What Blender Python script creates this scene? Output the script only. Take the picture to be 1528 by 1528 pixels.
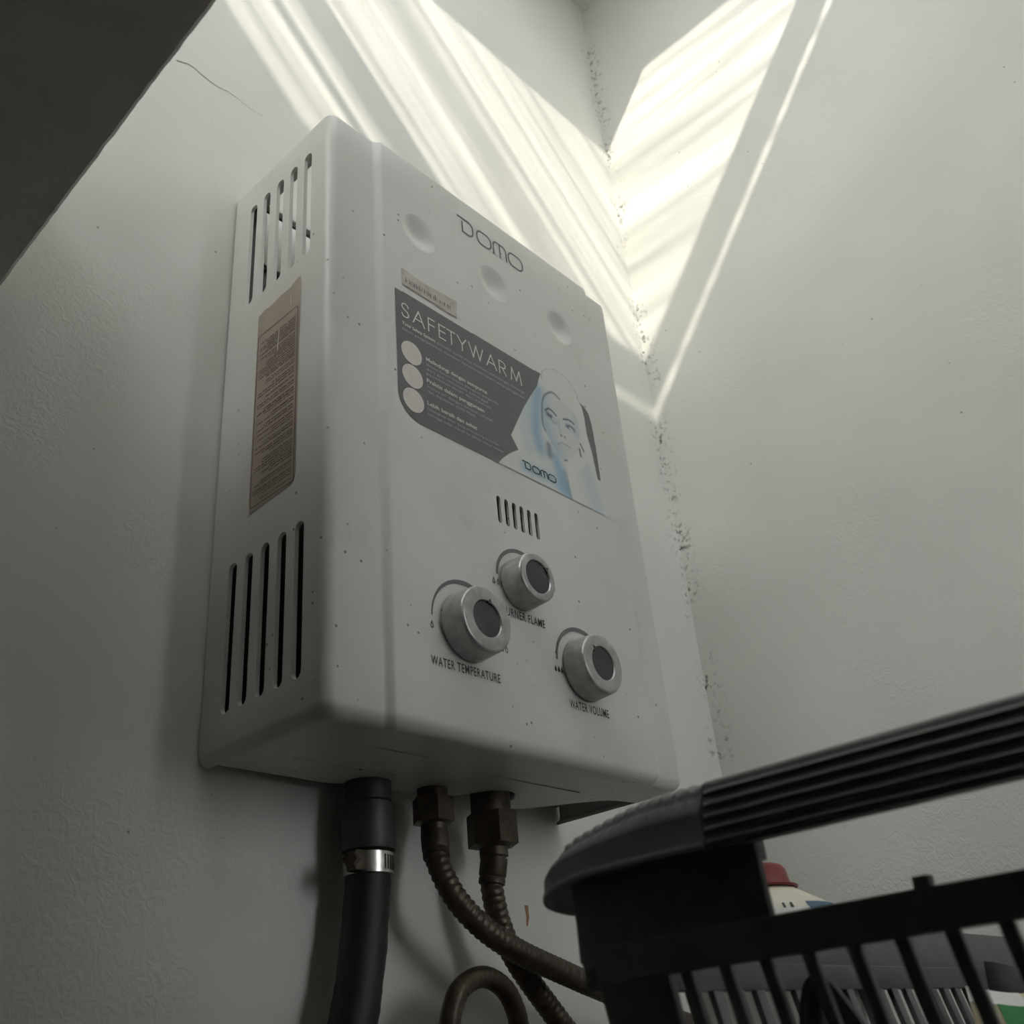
import bpy, bmesh, math, random
import numpy as np
from mathutils import Vector, Matrix

# ---------------------------------------------------------------- reset
for o in list(bpy.data.objects):
    bpy.data.objects.remove(o, do_unlink=True)
SC = bpy.context.scene
COL = SC.collection
rng = random.Random(7)

# ---------------------------------------------------------------- camera
CAM = Vector((-0.3029, -0.51072, -0.16771))
right = Vector((0.68011, -0.72844, -0.08264)); up = Vector((-0.30989, -0.38781, 0.86809)); fwd = Vector((0.66439, 0.56478, 0.48949))
cd = bpy.data.cameras.new('camera')
cd.sensor_fit = 'HORIZONTAL'; cd.sensor_width = 36.0
cd.lens = 36.0 * 1501.1 / 1528.0
cd.clip_start = 0.01
cd.dof.use_dof = True; cd.dof.focus_distance = 0.69; cd.dof.aperture_fstop = 15.0
cam = bpy.data.objects.new('camera', cd); COL.objects.link(cam)
M = Matrix.Identity(4)
for i in range(3):
    M[i][0] = right[i]; M[i][1] = up[i]; M[i][2] = -fwd[i]; M[i][3] = CAM[i]
cam.matrix_world = M
SC.camera = cam

# ---------------------------------------------------------------- world, sun, exposure
SUN_DIR = Vector((1.0, 0.8, -1.0)).normalized()
w = bpy.data.worlds.new('sky'); SC.world = w; w.use_nodes = True
bg = w.node_tree.nodes['Background']
bg.inputs[0].default_value = (0.90, 0.94, 0.95, 1); bg.inputs[1].default_value = 4.9
sd = bpy.data.lights.new('sun', 'SUN'); sd.energy = 3.7; sd.angle = math.radians(0.62); sd.color = (1.0, 0.95, 0.82)
sun = bpy.data.objects.new('sun', sd); COL.objects.link(sun)
sun.rotation_euler = SUN_DIR.to_track_quat('-Z', 'Y').to_euler()
sun.location = (-1.5, -1.5, 3.0)
SC.view_settings.view_transform = 'Standard'
SC.view_settings.look = 'None'
SC.view_settings.exposure = 0.86
SC.view_settings.gamma = 1.0
SC.view_settings.use_curve_mapping = False
SC.cycles.max_bounces = 10
SC.cycles.diffuse_bounces = 6
SC.cycles.transparent_max_bounces = 12
SC.cycles.use_denoising = True
SC.cycles.caustics_reflective = False
SC.cycles.caustics_refractive = False

# ---------------------------------------------------------------- materials
MATS = {}
def nodes_of(name):
    m = bpy.data.materials.new(name); m.use_nodes = True
    nt = m.node_tree; b = nt.nodes['Principled BSDF']
    MATS[name] = m
    return m, nt, b
def N(nt, t, **kw):
    n = nt.nodes.new(t)
    for k, v in kw.items():
        if k in n.inputs: n.inputs[k].default_value = v
        else: setattr(n, k, v)
    return n
def ramp(nt, fac, stops):
    r = nt.nodes.new('ShaderNodeValToRGB')
    els = r.color_ramp.elements
    while len(els) > 1: els.remove(els[-1])
    els[0].position = stops[0][0]; els[0].color = stops[0][1]
    for p, c in stops[1:]:
        e = els.new(p); e.color = c
    nt.links.new(fac, r.inputs[0]); return r
def g4(v): return (v, v, v, 1) if not isinstance(v, tuple) else (*v, 1)
def mix(nt, fac, a, b):
    mx = nt.nodes.new('ShaderNodeMix'); mx.data_type = 'RGBA'
    for s, v in ((0, fac), (6, a), (7, b)):
        if hasattr(v, 'is_output') or isinstance(v, bpy.types.NodeSocket): nt.links.new(v, mx.inputs[s])
        elif s == 0: mx.inputs[0].default_value = v
        else: mx.inputs[s].default_value = g4(v)
    return mx.outputs[2]
def coords(nt, scale=(1, 1, 1), loc=(0, 0, 0)):
    tc = nt.nodes.new('ShaderNodeTexCoord'); mp = nt.nodes.new('ShaderNodeMapping')
    mp.inputs['Scale'].default_value = scale; mp.inputs['Location'].default_value = loc
    nt.links.new(tc.outputs['Object'], mp.inputs[0]); return mp.outputs[0]

def plain(name, col, rough=0.5, metal=0.0, var=0.12, scale=60.0, bump=0.0, bscale=200.0, spec=0.5):
    """plain colour with a little procedural mottling"""
    m, nt, b = nodes_of(name)
    v = coords(nt)
    n = N(nt, 'ShaderNodeTexNoise', Scale=scale, Detail=4.0); nt.links.new(v, n.inputs['Vector'])
    lo = tuple(c * (1 - var) for c in col); hi = tuple(min(1, c * (1 + var)) for c in col)
    r = ramp(nt, n.outputs['Fac'], [(0.3, g4(lo)), (0.7, g4(hi))])
    nt.links.new(r.outputs[0], b.inputs['Base Color'])
    b.inputs['Roughness'].default_value = rough; b.inputs['Metallic'].default_value = metal
    b.inputs['Specular IOR Level'].default_value = spec
    if bump > 0:
        n2 = N(nt, 'ShaderNodeTexNoise', Scale=bscale, Detail=3.0); nt.links.new(v, n2.inputs['Vector'])
        bp = N(nt, 'ShaderNodeBump', Strength=bump, Distance=0.002)
        nt.links.new(n2.outputs['Fac'], bp.inputs['Height']); nt.links.new(bp.outputs[0], b.inputs['Normal'])
    return m

def wall_material(name, col, axis, corner=None):
    """painted plaster: shallow swells, patches of wrinkled paint, specks, black mould along the room corner"""
    m, nt, b = nodes_of(name)
    L = nt.links
    v = coords(nt)
    big = N(nt, 'ShaderNodeTexNoise', Scale=5.0, Detail=3.0); L.new(v, big.inputs['Vector'])
    c0 = mix(nt, 0.5, tuple(c * 0.95 for c in col), tuple(min(1, c * 1.04) for c in col))
    base = ramp(nt, big.outputs['Fac'], [(0.35, g4(tuple(c * 0.95 for c in col))), (0.65, g4(tuple(min(1, c * 1.03) for c in col)))]).outputs[0]
    # specks
    vo = N(nt, 'ShaderNodeTexVoronoi', Scale=42.0); L.new(v, vo.inputs['Vector'])
    sp = ramp(nt, vo.outputs['Distance'], [(0.0, g4(1.0)), (0.028, g4(1.0)), (0.05, g4(0.0))])
    gate = N(nt, 'ShaderNodeTexNoise', Scale=9.0, Detail=2.0); L.new(v, gate.inputs['Vector'])
    gr = ramp(nt, gate.outputs['Fac'], [(0.5, g4(0.0)), (0.6, g4(0.75))])
    mul = nt.nodes.new('ShaderNodeMath'); mul.operation = 'MULTIPLY'
    L.new(sp.outputs[0], mul.inputs[0]); L.new(gr.outputs[0], mul.inputs[1])
    base = mix(nt, mul.outputs[0], base, (0.16, 0.14, 0.12))
    if corner is not None:
        ax, pos, wid = corner
        sep = nt.nodes.new('ShaderNodeSeparateXYZ'); L.new(v, sep.inputs[0])
        sub = nt.nodes.new('ShaderNodeMath'); sub.operation = 'SUBTRACT'; L.new(sep.outputs[ax], sub.inputs[0]); sub.inputs[1].default_value = pos
        ab = nt.nodes.new('ShaderNodeMath'); ab.operation = 'ABSOLUTE'; L.new(sub.outputs[0], ab.inputs[0])
        near = ramp(nt, ab.outputs[0], [(0.0, g4(1.0)), (0.004, g4(0.9)), (wid, g4(0.0))])
        vo2 = N(nt, 'ShaderNodeTexNoise', Scale=170.0, Detail=5.0, Roughness=0.65); L.new(v, vo2.inputs['Vector'])
        d2 = ramp(nt, vo2.outputs['Fac'], [(0.53, g4(0.0)), (0.62, g4(1.0))])
        n3 = N(nt, 'ShaderNodeTexNoise', Scale=16.0, Detail=5.0); L.new(v, n3.inputs['Vector'])
        d3 = ramp(nt, n3.outputs['Fac'], [(0.46, g4(0.0)), (0.56, g4(1.0))])
        m1 = nt.nodes.new('ShaderNodeMath'); m1.operation = 'MULTIPLY'; L.new(near.outputs[0], m1.inputs[0]); L.new(d2.outputs[0], m1.inputs[1])
        m2 = nt.nodes.new('ShaderNodeMath'); m2.operation = 'MULTIPLY'; L.new(m1.outputs[0], m2.inputs[0]); L.new(d3.outputs[0], m2.inputs[1])
        base = mix(nt, m2.outputs[0], base, (0.10, 0.09, 0.075))
    L.new(base, b.inputs['Base Color'])
    b.inputs['Roughness'].default_value = 0.62
    b.inputs['Specular IOR Level'].default_value = 0.25
    # relief
    wr = N(nt, 'ShaderNodeTexNoise', Scale=150.0, Detail=2.0, Distortion=1.6); L.new(v, wr.inputs['Vector'])
    pm = N(nt, 'ShaderNodeTexNoise', Scale=7.0, Detail=2.0); L.new(v, pm.inputs['Vector'])
    pr = ramp(nt, pm.outputs['Fac'], [(0.47, g4(0.0)), (0.60, g4(1.0))])
    mm = nt.nodes.new('ShaderNodeMath'); mm.operation = 'MULTIPLY'; L.new(wr.outputs['Fac'], mm.inputs[0]); L.new(pr.outputs[0], mm.inputs[1])
    sw = N(nt, 'ShaderNodeTexNoise', Scale=22.0, Detail=3.0); L.new(v, sw.inputs['Vector'])
    ad = nt.nodes.new('ShaderNodeMath'); ad.operation = 'MULTIPLY_ADD'; L.new(sw.outputs['Fac'], ad.inputs[0]); ad.inputs[1].default_value = 0.9; L.new(mm.outputs[0], ad.inputs[2])
    bp = N(nt, 'ShaderNodeBump', Strength=0.42, Distance=0.0014)
    L.new(ad.outputs[0], bp.inputs['Height']); L.new(bp.outputs[0], b.inputs['Normal'])
    return m

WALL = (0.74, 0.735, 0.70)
XB = 0.578      # right wall plane
wall_material('paint_back', WALL, 1, corner=(0, XB, 0.022))
wall_material('paint_right', WALL, 0, corner=(1, 0.0, 0.022))
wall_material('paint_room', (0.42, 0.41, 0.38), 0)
wall_material('paint_ceiling', WALL, 0)
plain('slab_concrete', (0.66, 0.64, 0.61), 0.9, var=0.06, scale=25, bump=0.2)
plain('floor_concrete', (0.11, 0.105, 0.10), 0.8, var=0.15, scale=12)
plain('wood_shelf', (0.14, 0.115, 0.09), 0.6, var=0.2, scale=30)

# heater paint with grime specks
def heater_paint():
    m, nt, b = nodes_of('heater_paint'); L = nt.links
    v = coords(nt)
    n = N(nt, 'ShaderNodeTexNoise', Scale=9.0, Detail=4.0); L.new(v, n.inputs['Vector'])
    base = ramp(nt, n.outputs['Fac'], [(0.35, g4((0.60, 0.583, 0.557))), (0.65, g4((0.655, 0.64, 0.617)))]).outputs[0]
    vo = N(nt, 'ShaderNodeTexVoronoi', Scale=85.0); L.new(v, vo.inputs['Vector'])
    sp = ramp(nt, vo.outputs['Distance'], [(0.0, g4(1.0)), (0.055, g4(1.0)), (0.10, g4(0.0))])
    gn = N(nt, 'ShaderNodeTexNoise', Scale=30.0, Detail=2.0); L.new(v, gn.inputs['Vector'])
    gr = ramp(nt, gn.outputs['Fac'], [(0.46, g4(0.0)), (0.56, g4(0.9))])
    mul = nt.nodes.new('ShaderNodeMath'); mul.operation = 'MULTIPLY'; L.new(sp.outputs[0], mul.inputs[0]); L.new(gr.outputs[0], mul.inputs[1])
    base = mix(nt, mul.outputs[0], base, (0.13, 0.10, 0.08))
    st = N(nt, 'ShaderNodeTexNoise', Scale=14.0, Detail=6.0, Roughness=0.7); L.new(v, st.inputs['Vector'])
    sr = ramp(nt, st.outputs['Fac'], [(0.60, g4(0.0)), (0.78, g4(0.35))])
    base = mix(nt, sr.outputs[0], base, (0.40, 0.36, 0.30))
    L.new(base, b.inputs['Base Color'])
    b.inputs['Roughness'].default_value = 0.38
    b.inputs['Specular IOR Level'].default_value = 0.4
    return m
heater_paint()
plain('dark_interior', (0.03, 0.03, 0.032), 0.7)
plain('inner_metal', (0.72, 0.71, 0.68), 0.4, metal=0.25, var=0.08)
plain('knob_silver', (0.40, 0.39, 0.385), 0.33, metal=0.45, var=0.22, scale=110)
plain('knob_dark', (0.035, 0.035, 0.042), 0.45, var=0.1)
plain('print_grey', (0.13, 0.135, 0.14), 0.5, var=0.05)
plain('print_black', (0.05, 0.05, 0.055), 0.5, var=0.05)
plain('print_white', (0.70, 0.69, 0.66), 0.5, var=0.05)
plain('print_pale', (0.42, 0.41, 0.40), 0.5, var=0.05)
plain('print_disc', (0.62, 0.57, 0.54), 0.5, var=0.05, scale=200)
plain('label_brown', (0.37, 0.30, 0.25), 0.55, var=0.12, scale=40)
plain('label_ink', (0.17, 0.125, 0.10), 0.6, var=0.1)
plain('sticker_pink', (0.50, 0.44, 0.405), 0.6, var=0.14, scale=120)
plain('sticker_ink', (0.20, 0.17, 0.16), 0.6, var=0.1)
plain('gas_hose_rubber', (0.010, 0.014, 0.012), 0.55, var=0.25, scale=150, bump=0.2)
plain('fitting_grey', (0.055, 0.054, 0.053), 0.5, metal=0.3, var=0.2)
plain('clamp_steel', (0.62, 0.60, 0.57), 0.3, metal=0.9, var=0.15, scale=200)
plain('brass_dull', (0.075, 0.058, 0.042), 0.5, metal=0.5, var=0.3, scale=120)
plain('braid_brown', (0.085, 0.064, 0.045), 0.42, metal=0.35, var=0.3, scale=160)
plain('basket_plastic', (0.125, 0.130, 0.132), 0.40, var=0.12, scale=60, bump=0.06, bscale=500)
plain('cap_red', (0.20, 0.03, 0.03), 0.4, var=0.1)
plain('bottle_cream', (0.66, 0.61, 0.50), 0.45, var=0.06)
plain('bottle_label', (0.66, 0.67, 0.62), 0.5, var=0.05)
plain('label_blue', (0.07, 0.13, 0.20), 0.5, var=0.1)
plain('pouch_white', (0.68, 0.68, 0.66), 0.35, var=0.06)
plain('pouch_yellow', (0.55, 0.48, 0.32), 0.4, var=0.12)
plain('pouch_green', (0.02, 0.20, 0.05), 0.4, var=0.1)
plain('pouch_dark', (0.035, 0.04, 0.038), 0.3, var=0.2)
plain('strap_black', (0.018, 0.018, 0.02), 0.5, var=0.2)
plain('crack_dark', (0.22, 0.21, 0.20), 0.9, var=0.1)
plain('rust_mark', (0.42, 0.22, 0.13), 0.9, var=0.2)

def skylight_materials():
    # clear, ribbed and dirty roofing sheet: lets the sun through in streaks along its ribs (ribs run along y)
    m = bpy.data.materials.new('ribbed_sheet'); m.use_nodes = True; nt = m.node_tree; L = nt.links
    for n in list(nt.nodes): nt.nodes.remove(n)
    out = nt.nodes.new('ShaderNodeOutputMaterial')
    v = coords(nt, (1, 0.05, 1))
    n1 = N(nt, 'ShaderNodeTexNoise', Scale=34.0, Detail=2.5, Roughness=0.55); L.new(v, n1.inputs['Vector'])
    r = ramp(nt, n1.outputs['Fac'], [(0.34, g4((0.19, 0.186, 0.182))), (0.44, g4((0.36, 0.355, 0.343))), (0.52, g4((0.50, 0.495, 0.482))), (0.62, g4(0.74))])
    t = nt.nodes.new('ShaderNodeBsdfTransparent'); L.new(r.outputs[0], t.inputs[0])
    L.new(t.outputs[0], out.inputs[0]); MATS['ribbed_sheet'] = m
    m = bpy.data.materials.new('clear_sheet'); m.use_nodes = True; nt = m.node_tree; L = nt.links
    for n in list(nt.nodes): nt.nodes.remove(n)
    out = nt.nodes.new('ShaderNodeOutputMaterial'); t = nt.nodes.new('ShaderNodeBsdfTransparent'); t.inputs[0].default_value = (0.95, 0.96, 0.95, 1)
    L.new(t.outputs[0], out.inputs[0]); MATS['clear_sheet'] = m
    m = bpy.data.materials.new('frosted_sheet'); m.use_nodes = True; nt = m.node_tree; L = nt.links
    for n in list(nt.nodes): nt.nodes.remove(n)
    out = nt.nodes.new('ShaderNodeOutputMaterial')
    v = coords(nt)
    n1 = N(nt, 'ShaderNodeTexNoise', Scale=8.0, Detail=3.0); L.new(v, n1.inputs['Vector'])
    r = ramp(nt, n1.outputs['Fac'], [(0.3, g4((0.72, 0.73, 0.72))), (0.7, g4((0.80, 0.81, 0.80)))])
    t = nt.nodes.new('ShaderNodeBsdfTranslucent'); L.new(r.outputs[0], t.inputs[0])
    L.new(t.outputs[0], out.inputs[0]); MATS['frosted_sheet'] = m
skylight_materials()

def vcol_material(name):
    m, nt, b = nodes_of(name)
    a = nt.nodes.new('ShaderNodeVertexColor'); a.layer_name = 'print'
    v = coords(nt)
    vo = N(nt, 'ShaderNodeTexVoronoi', Scale=170.0); nt.links.new(v, vo.inputs['Vector'])
    sp = ramp(nt, vo.outputs['Distance'], [(0.0, g4(1.0)), (0.05, g4(0.6)), (0.09, g4(0.0))])
    c = mix(nt, sp.outputs[0], a.outputs['Color'], (0.25, 0.23, 0.21))
    nt.links.new(c, b.inputs['Base Color'])
    b.inputs['Roughness'].default_value = 0.4
    b.inputs['Specular IOR Level'].default_value = 0.35
vcol_material('poster_print')

# ---------------------------------------------------------------- object helpers
def link(o, parent=None):
    COL.objects.link(o)
    if parent is not None: o.parent = parent
    return o
def finish(me, mat, smooth=None):
    if mat: me.materials.append(MATS[mat])
    if smooth is not None:
        me.polygons.foreach_set('use_smooth', [True] * len(me.polygons))
        me.set_sharp_from_angle(angle=math.radians(smooth))
    me.update()
    return me
def mesh(name, verts, faces, mat, parent=None, smooth=None):
    me = bpy.data.meshes.new(name); me.from_pydata([tuple(v) for v in verts], [], faces)
    bm = bmesh.new(); bm.from_mesh(me); bmesh.ops.recalc_face_normals(bm, faces=bm.faces); bm.to_mesh(me); bm.free()
    finish(me, mat, smooth)
    return link(bpy.data.objects.new(name, me), parent)
def from_bm(name, bm, mat, parent=None, smooth=None):
    bmesh.ops.recalc_face_normals(bm, faces=bm.faces)
    me = bpy.data.meshes.new(name); bm.to_mesh(me); bm.free()
    finish(me, mat, smooth)
    return link(bpy.data.objects.new(name, me), parent)
def empty(name, loc=(0, 0, 0)):
    o = bpy.data.objects.new(name, None); o.empty_display_size = 0.02; COL.objects.link(o)
    return o
def tag(o, label=None, cat=None, group=None, kind=None):
    if label: o['label'] = label
    if cat: o['category'] = cat
    if group: o['group'] = group
    if kind: o['kind'] = kind
    return o
def add_box(bm, lo, hi, bevel=0.0, seg=2):
    g = bmesh.ops.create_cube(bm, size=1.0)
    vs = g['verts']
    for v in vs:
        v.co = Vector([(lo[i] + hi[i]) / 2 + v.co[i] * (hi[i] - lo[i]) for i in range(3)])
    if bevel > 0:
        es = list({e for v in vs for e in v.link_edges})
        bmesh.ops.bevel(bm, geom=es, offset=bevel, segments=seg, profile=0.6, affect='EDGES')
    return bm
def box(name, lo, hi, mat, parent=None, bevel=0.0, smooth=None):
    bm = bmesh.new(); add_box(bm, lo, hi, bevel)
    return from_bm(name, bm, mat, parent, smooth if smooth else (40 if bevel else None))
def catmull(pts, n=12):
    P = [Vector(p) for p in pts]; P = [P[0] * 2 - P[1]] + P + [P[-1] * 2 - P[-2]]
    out = []
    for i in range(1, len(P) - 2):
        a, b, c, d = P[i - 1], P[i], P[i + 1], P[i + 2]
        for k in range(n):
            t = k / n
            out.append(0.5 * ((2 * b) + (c - a) * t + (2 * a - 5 * b + 4 * c - d) * t * t + (3 * b - a - 3 * c + d) * t ** 3))
    out.append(P[-2].copy())
    return out
def tube_data(path, radius, seg=20, cap=True):
    """radius may be a function r(s, theta)"""
    rf = radius if callable(radius) else (lambda s, th: radius)
    T = []
    for i in range(len(path)):
        a = path[max(0, i - 1)]; b = path[min(len(path) - 1, i + 1)]
        T.append((b - a).normalized())
    ref = Vector((0, 1, 0)) if abs(T[0].y) < 0.9 else Vector((1, 0, 0))
    nrm = (ref - T[0] * ref.dot(T[0])).normalized()
    V, F, s = [], [], 0.0
    for i, p in enumerate(path):
        if i: s += (path[i] - path[i - 1]).length
        nrm = (nrm - T[i] * nrm.dot(T[i])).normalized(); bn = T[i].cross(nrm)
        for k in range(seg):
            th = 2 * math.pi * k / seg
            V.append(p + (nrm * math.cos(th) + bn * math.sin(th)) * rf(s, th))
    for i in range(len(path) - 1):
        for k in range(seg):
            F.append((i * seg + k, i * seg + (k + 1) % seg, (i + 1) * seg + (k + 1) % seg, (i + 1) * seg + k))
    if cap:
        F.append(tuple(range(seg))); n0 = (len(path) - 1) * seg; F.append(tuple(range(n0, n0 + seg)))
    return V, F
def tube(name, path, radius, mat, parent=None, seg=20, smooth=60):
    V, F = tube_data(path, radius, seg); return mesh(name, V, F, mat, parent, smooth)
def resample(path, step):
    out = [path[0]]; acc = 0.0
    for a, b in zip(path[:-1], path[1:]):
        L = (b - a).length; t = step - acc
        while t <= L and L > 0:
            out.append(a.lerp(b, t / L)); t += step
        acc = (acc + L) % step if L else acc
    return out
def lathe_data(profile, axis_o, axis_d, seg=40, xref=None, mod=None):
    d = Vector(axis_d).normalized(); o = Vector(axis_o)
    x = Vector(xref) if xref else (Vector((1, 0, 0)) if abs(d.x) < 0.9 else Vector((0, 0, 1)))
    x = (x - d * x.dot(d)).normalized(); y = d.cross(x)
    V, F = [], []
    for j, (r, h) in enumerate(profile):
        for k in range(seg):
            th = 2 * math.pi * k / seg
            rr = r if mod is None else mod(j, r, th)
            V.append(o + d * h + (x * math.cos(th) + y * math.sin(th)) * rr)
    for j in range(len(profile) - 1):
        for k in range(seg):
            F.append((j * seg + k, j * seg + (k + 1) % seg, (j + 1) * seg + (k + 1) % seg, (j + 1) * seg + k))
    F.append(tuple(range(seg))); n0 = (len(profile) - 1) * seg; F.append(tuple(range(n0, n0 + seg)))
    return V, F
def lathe(name, profile, o, d, mat, parent=None, seg=40, smooth=35, mod=None):
    V, F = lathe_data(profile, o, d, seg, mod=mod); return mesh(name, V, F, mat, parent, smooth)
def loft(sections, closed=True, cap=True):
    n = len(sections[0]); V, F = [], []
    for s in sections: V += list(s)
    m = n if closed else n - 1
    for i in range(len(sections) - 1):
        for k in range(m):
            F.append((i * n + k, i * n + (k + 1) % n, (i + 1) * n + (k + 1) % n, (i + 1) * n + k))
    if cap:
        F.append(tuple(range(n))); F.append(tuple(range((len(sections) - 1) * n, len(sections) * n)))
    return V, F
def stadium(hw, hl, n=6):
    """outline of a slot: half width hw, half length hl (along second axis)"""
    pts = []
    for k in range(n + 1):
        a = math.pi * k / n; pts.append((hw * math.cos(a), (hl - hw) + hw * math.sin(a)))
    for k in range(n + 1):
        a = math.pi + math.pi * k / n; pts.append((hw * math.cos(a), -(hl - hw) + hw * math.sin(a)))
    return pts
def boolean_cut(o, cut_v, cut_f):
    me = bpy.data.meshes.new('cut'); me.from_pydata([tuple(v) for v in cut_v], [], cut_f)
    bm = bmesh.new(); bm.from_mesh(me); bmesh.ops.recalc_face_normals(bm, faces=bm.faces); bm.to_mesh(me); bm.free()
    c = bpy.data.objects.new('cut', me); COL.objects.link(c)
    md = o.modifiers.new('cut', 'BOOLEAN'); md.operation = 'DIFFERENCE'; md.solver = 'EXACT'; md.object = c; md.use_self = False
    dg = bpy.context.evaluated_depsgraph_get(); dg.update()
    new = bpy.data.meshes.new_from_object(o.evaluated_get(dg))
    o.modifiers.remove(md); old = o.data; o.data = new; bpy.data.meshes.remove(old)
    bpy.data.objects.remove(c, do_unlink=True); bpy.data.meshes.remove(me)
class Bag:
    def __init__(self): self.v = []; self.f = []
    def add(self, V, F):
        o = len(self.v); self.v += list(V); self.f += [tuple(i + o for i in f) for f in F]

# ================================================================= the room
H_CEIL = 1.285
YF, XL, ZF = -2.1, -1.35, -1.45
def struct(o): o['kind'] = 'structure'; return o
struct(box('wall_back', (XL - 0.12, 0.0, ZF - 0.1), (XB + 0.12, 0.12, H_CEIL + 0.15), 'paint_back'))
struct(box('wall_right', (XB, YF - 0.12, ZF - 0.1), (XB + 0.12, 0.0, H_CEIL + 0.15), 'paint_right'))
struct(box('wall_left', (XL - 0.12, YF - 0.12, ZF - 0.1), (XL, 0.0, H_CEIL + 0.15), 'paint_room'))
WX0, WX1, WZ0, WZ1 = 0.25, 0.54, -0.10, 0.80              # unseen window behind the camera, added to light the heater front
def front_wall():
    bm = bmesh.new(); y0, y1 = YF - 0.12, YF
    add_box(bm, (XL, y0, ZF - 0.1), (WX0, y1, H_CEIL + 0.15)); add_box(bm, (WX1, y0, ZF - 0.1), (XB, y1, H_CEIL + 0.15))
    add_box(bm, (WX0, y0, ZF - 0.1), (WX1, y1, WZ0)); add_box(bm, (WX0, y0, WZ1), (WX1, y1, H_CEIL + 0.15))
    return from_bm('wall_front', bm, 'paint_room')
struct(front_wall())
# unseen wall behind the camera, added to shade the back wall's lower left
struct(box('shade_wall', (XL, -0.80, ZF), (0.115, -0.70, 0.48), 'paint_room'))
struct(box('floor', (XL, YF, ZF - 0.1), (XB, 0.0, ZF), 'floor_concrete'))
# low slab over the left half; its free edge runs towards the camera
def slab():
    ys = np.linspace(-0.70, 0.0, 160); V = []; F = []
    r = random.Random(3); off = 0
    for y in ys:
        off = 0.6 * off + r.uniform(-0.00028, 0.00028)
        e = -0.1548 + 0.0388 * y + off
        V += [(XL, y, 0.262), (e - 0.002, y, 0.262), (e, y, 0.264), (e, y, 0.37), (XL, y, 0.37)]
    for i in range(len(ys) - 1):
        for k in range(5):
            F.append((i * 5 + k, i * 5 + (k + 1) % 5, (i + 1) * 5 + (k + 1) % 5, (i + 1) * 5 + k))
    F.append((0, 1, 2, 3, 4)); n = (len(ys) - 1) * 5; F.append((n, n + 1, n + 2, n + 3, n + 4))
    return mesh('ceiling_slab', V, F, 'slab_concrete')
struct(slab())
# flat roof with the skylight opening, a narrow slit south of it and an added frosted bay for fill light
OX0, OX1, OY0, OY1 = -0.645, 0.357, -0.566, -0.262
SX0, SX1, SY0, SY1 = -0.810, 0.262, -0.638, -0.616
FILL_PANES = ((-1.30, -0.67, -0.64, -0.04),)      # frosted bay out of view, added for soft fill light (x0, x1, y0, y1)
SMALL = (0.412, 0.425, -0.300, -0.272)
def roof():
    bm = bmesh.new(); z0, z1 = H_CEIL, H_CEIL + 0.015
    holes = [(OX0, OX1, OY0, OY1), (SX0, SX1, SY0, SY1), SMALL] + list(FILL_PANES)
    xs = sorted({XL, XB} | {h[0] for h in holes} | {h[1] for h in holes}); ys = sorted({YF, 0.0} | {h[2] for h in holes} | {h[3] for h in holes})
    for i in range(len(xs) - 1):
        for j in range(len(ys) - 1):
            cx, cy = (xs[i] + xs[i + 1]) / 2, (ys[j] + ys[j + 1]) / 2
            if any(h[0] < cx < h[1] and h[2] < cy < h[3] for h in holes): continue
            add_box(bm, (xs[i], ys[j], z0), (xs[i + 1], ys[j + 1], z1))
    return from_bm('ceiling', bm, 'paint_ceiling')
struct(roof())
sky = tag(empty('skylight', (0, 0, H_CEIL)), kind='structure')
def pane(x0, x1, y0, y1, mat):
    box('pane', (x0 - 0.02, y0 - 0.018, H_CEIL + 0.0152), (x1 + 0.02, y1 + 0.018, H_CEIL + 0.0182), mat, sky) if mat == 'frosted' else mesh('pane', [(x0 - 0.02, y0 - 0.018, H_CEIL + 0.0152), (x1 + 0.02, y0 - 0.018, H_CEIL + 0.0152), (x1 + 0.02, y1 + 0.018, H_CEIL + 0.0152), (x0 - 0.02, y1 + 0.018, H_CEIL + 0.0152)], [(0, 1, 2, 3)], mat, sky)
pane(OX0, OX1, OY0, OY1, 'ribbed_sheet')
pane(SX0, SX1, SY0 , SY1, 'ribbed_sheet')
for p in FILL_PANES: pane(*p, 'frosted_sheet')
for x0, x1 in ((-0.478, -0.420), (-0.538, -0.527)):
    box('bar', (x0, OY0 - 0.01, H_CEIL + 0.002), (x1, OY1 + 0.01, H_CEIL + 0.014), 'slab_concrete', sky)
for x0, x1 in ((-0.795, -0.768), (-0.742, -0.31)):
    box('bar', (x0, SY0 - 0.004, H_CEIL + 0.002), (x1, SY1 + 0.004, H_CEIL + 0.014), 'slab_concrete', sky)
# hairline crack in the plaster and a rust mark
def ribbon(path, wid, normal, lift=0.0003):
    P = [Vector(p) for p in path]; nrm = Vector(normal); V, F = [], []
    for i, p in enumerate(P):
        t = (P[min(i + 1, len(P) - 1)] - P[max(i - 1, 0)]).normalized(); s = t.cross(nrm).normalized()
        ww = wid(i / (len(P) - 1)) if callable(wid) else wid
        V += [p + s * ww / 2 + nrm * lift, p - s * ww / 2 + nrm * lift]
    for i in range(len(P) - 1): F.append((2 * i, 2 * i + 1, 2 * i + 3, 2 * i + 2))
    return V, F
WB = bpy.data.objects['wall_back']
cr = catmull([(-0.0625, 0, 0.5631), (-0.0497, 0, 0.5683), (-0.0372, 0, 0.5657), (-0.0246, 0, 0.5645), (-0.012, 0, 0.5673), (0.0046, 0, 0.5648), (0.02, 0, 0.566)], 6)
cr = [p + Vector((0, 0, rng.uniform(-0.0004, 0.0004))) for p in cr]
V, F = ribbon(cr, lambda t: 0.0010 * (1 - 0.75 * t), (0, -1, 0)); mesh('crack', V, F, 'crack_dark', WB)
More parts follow.
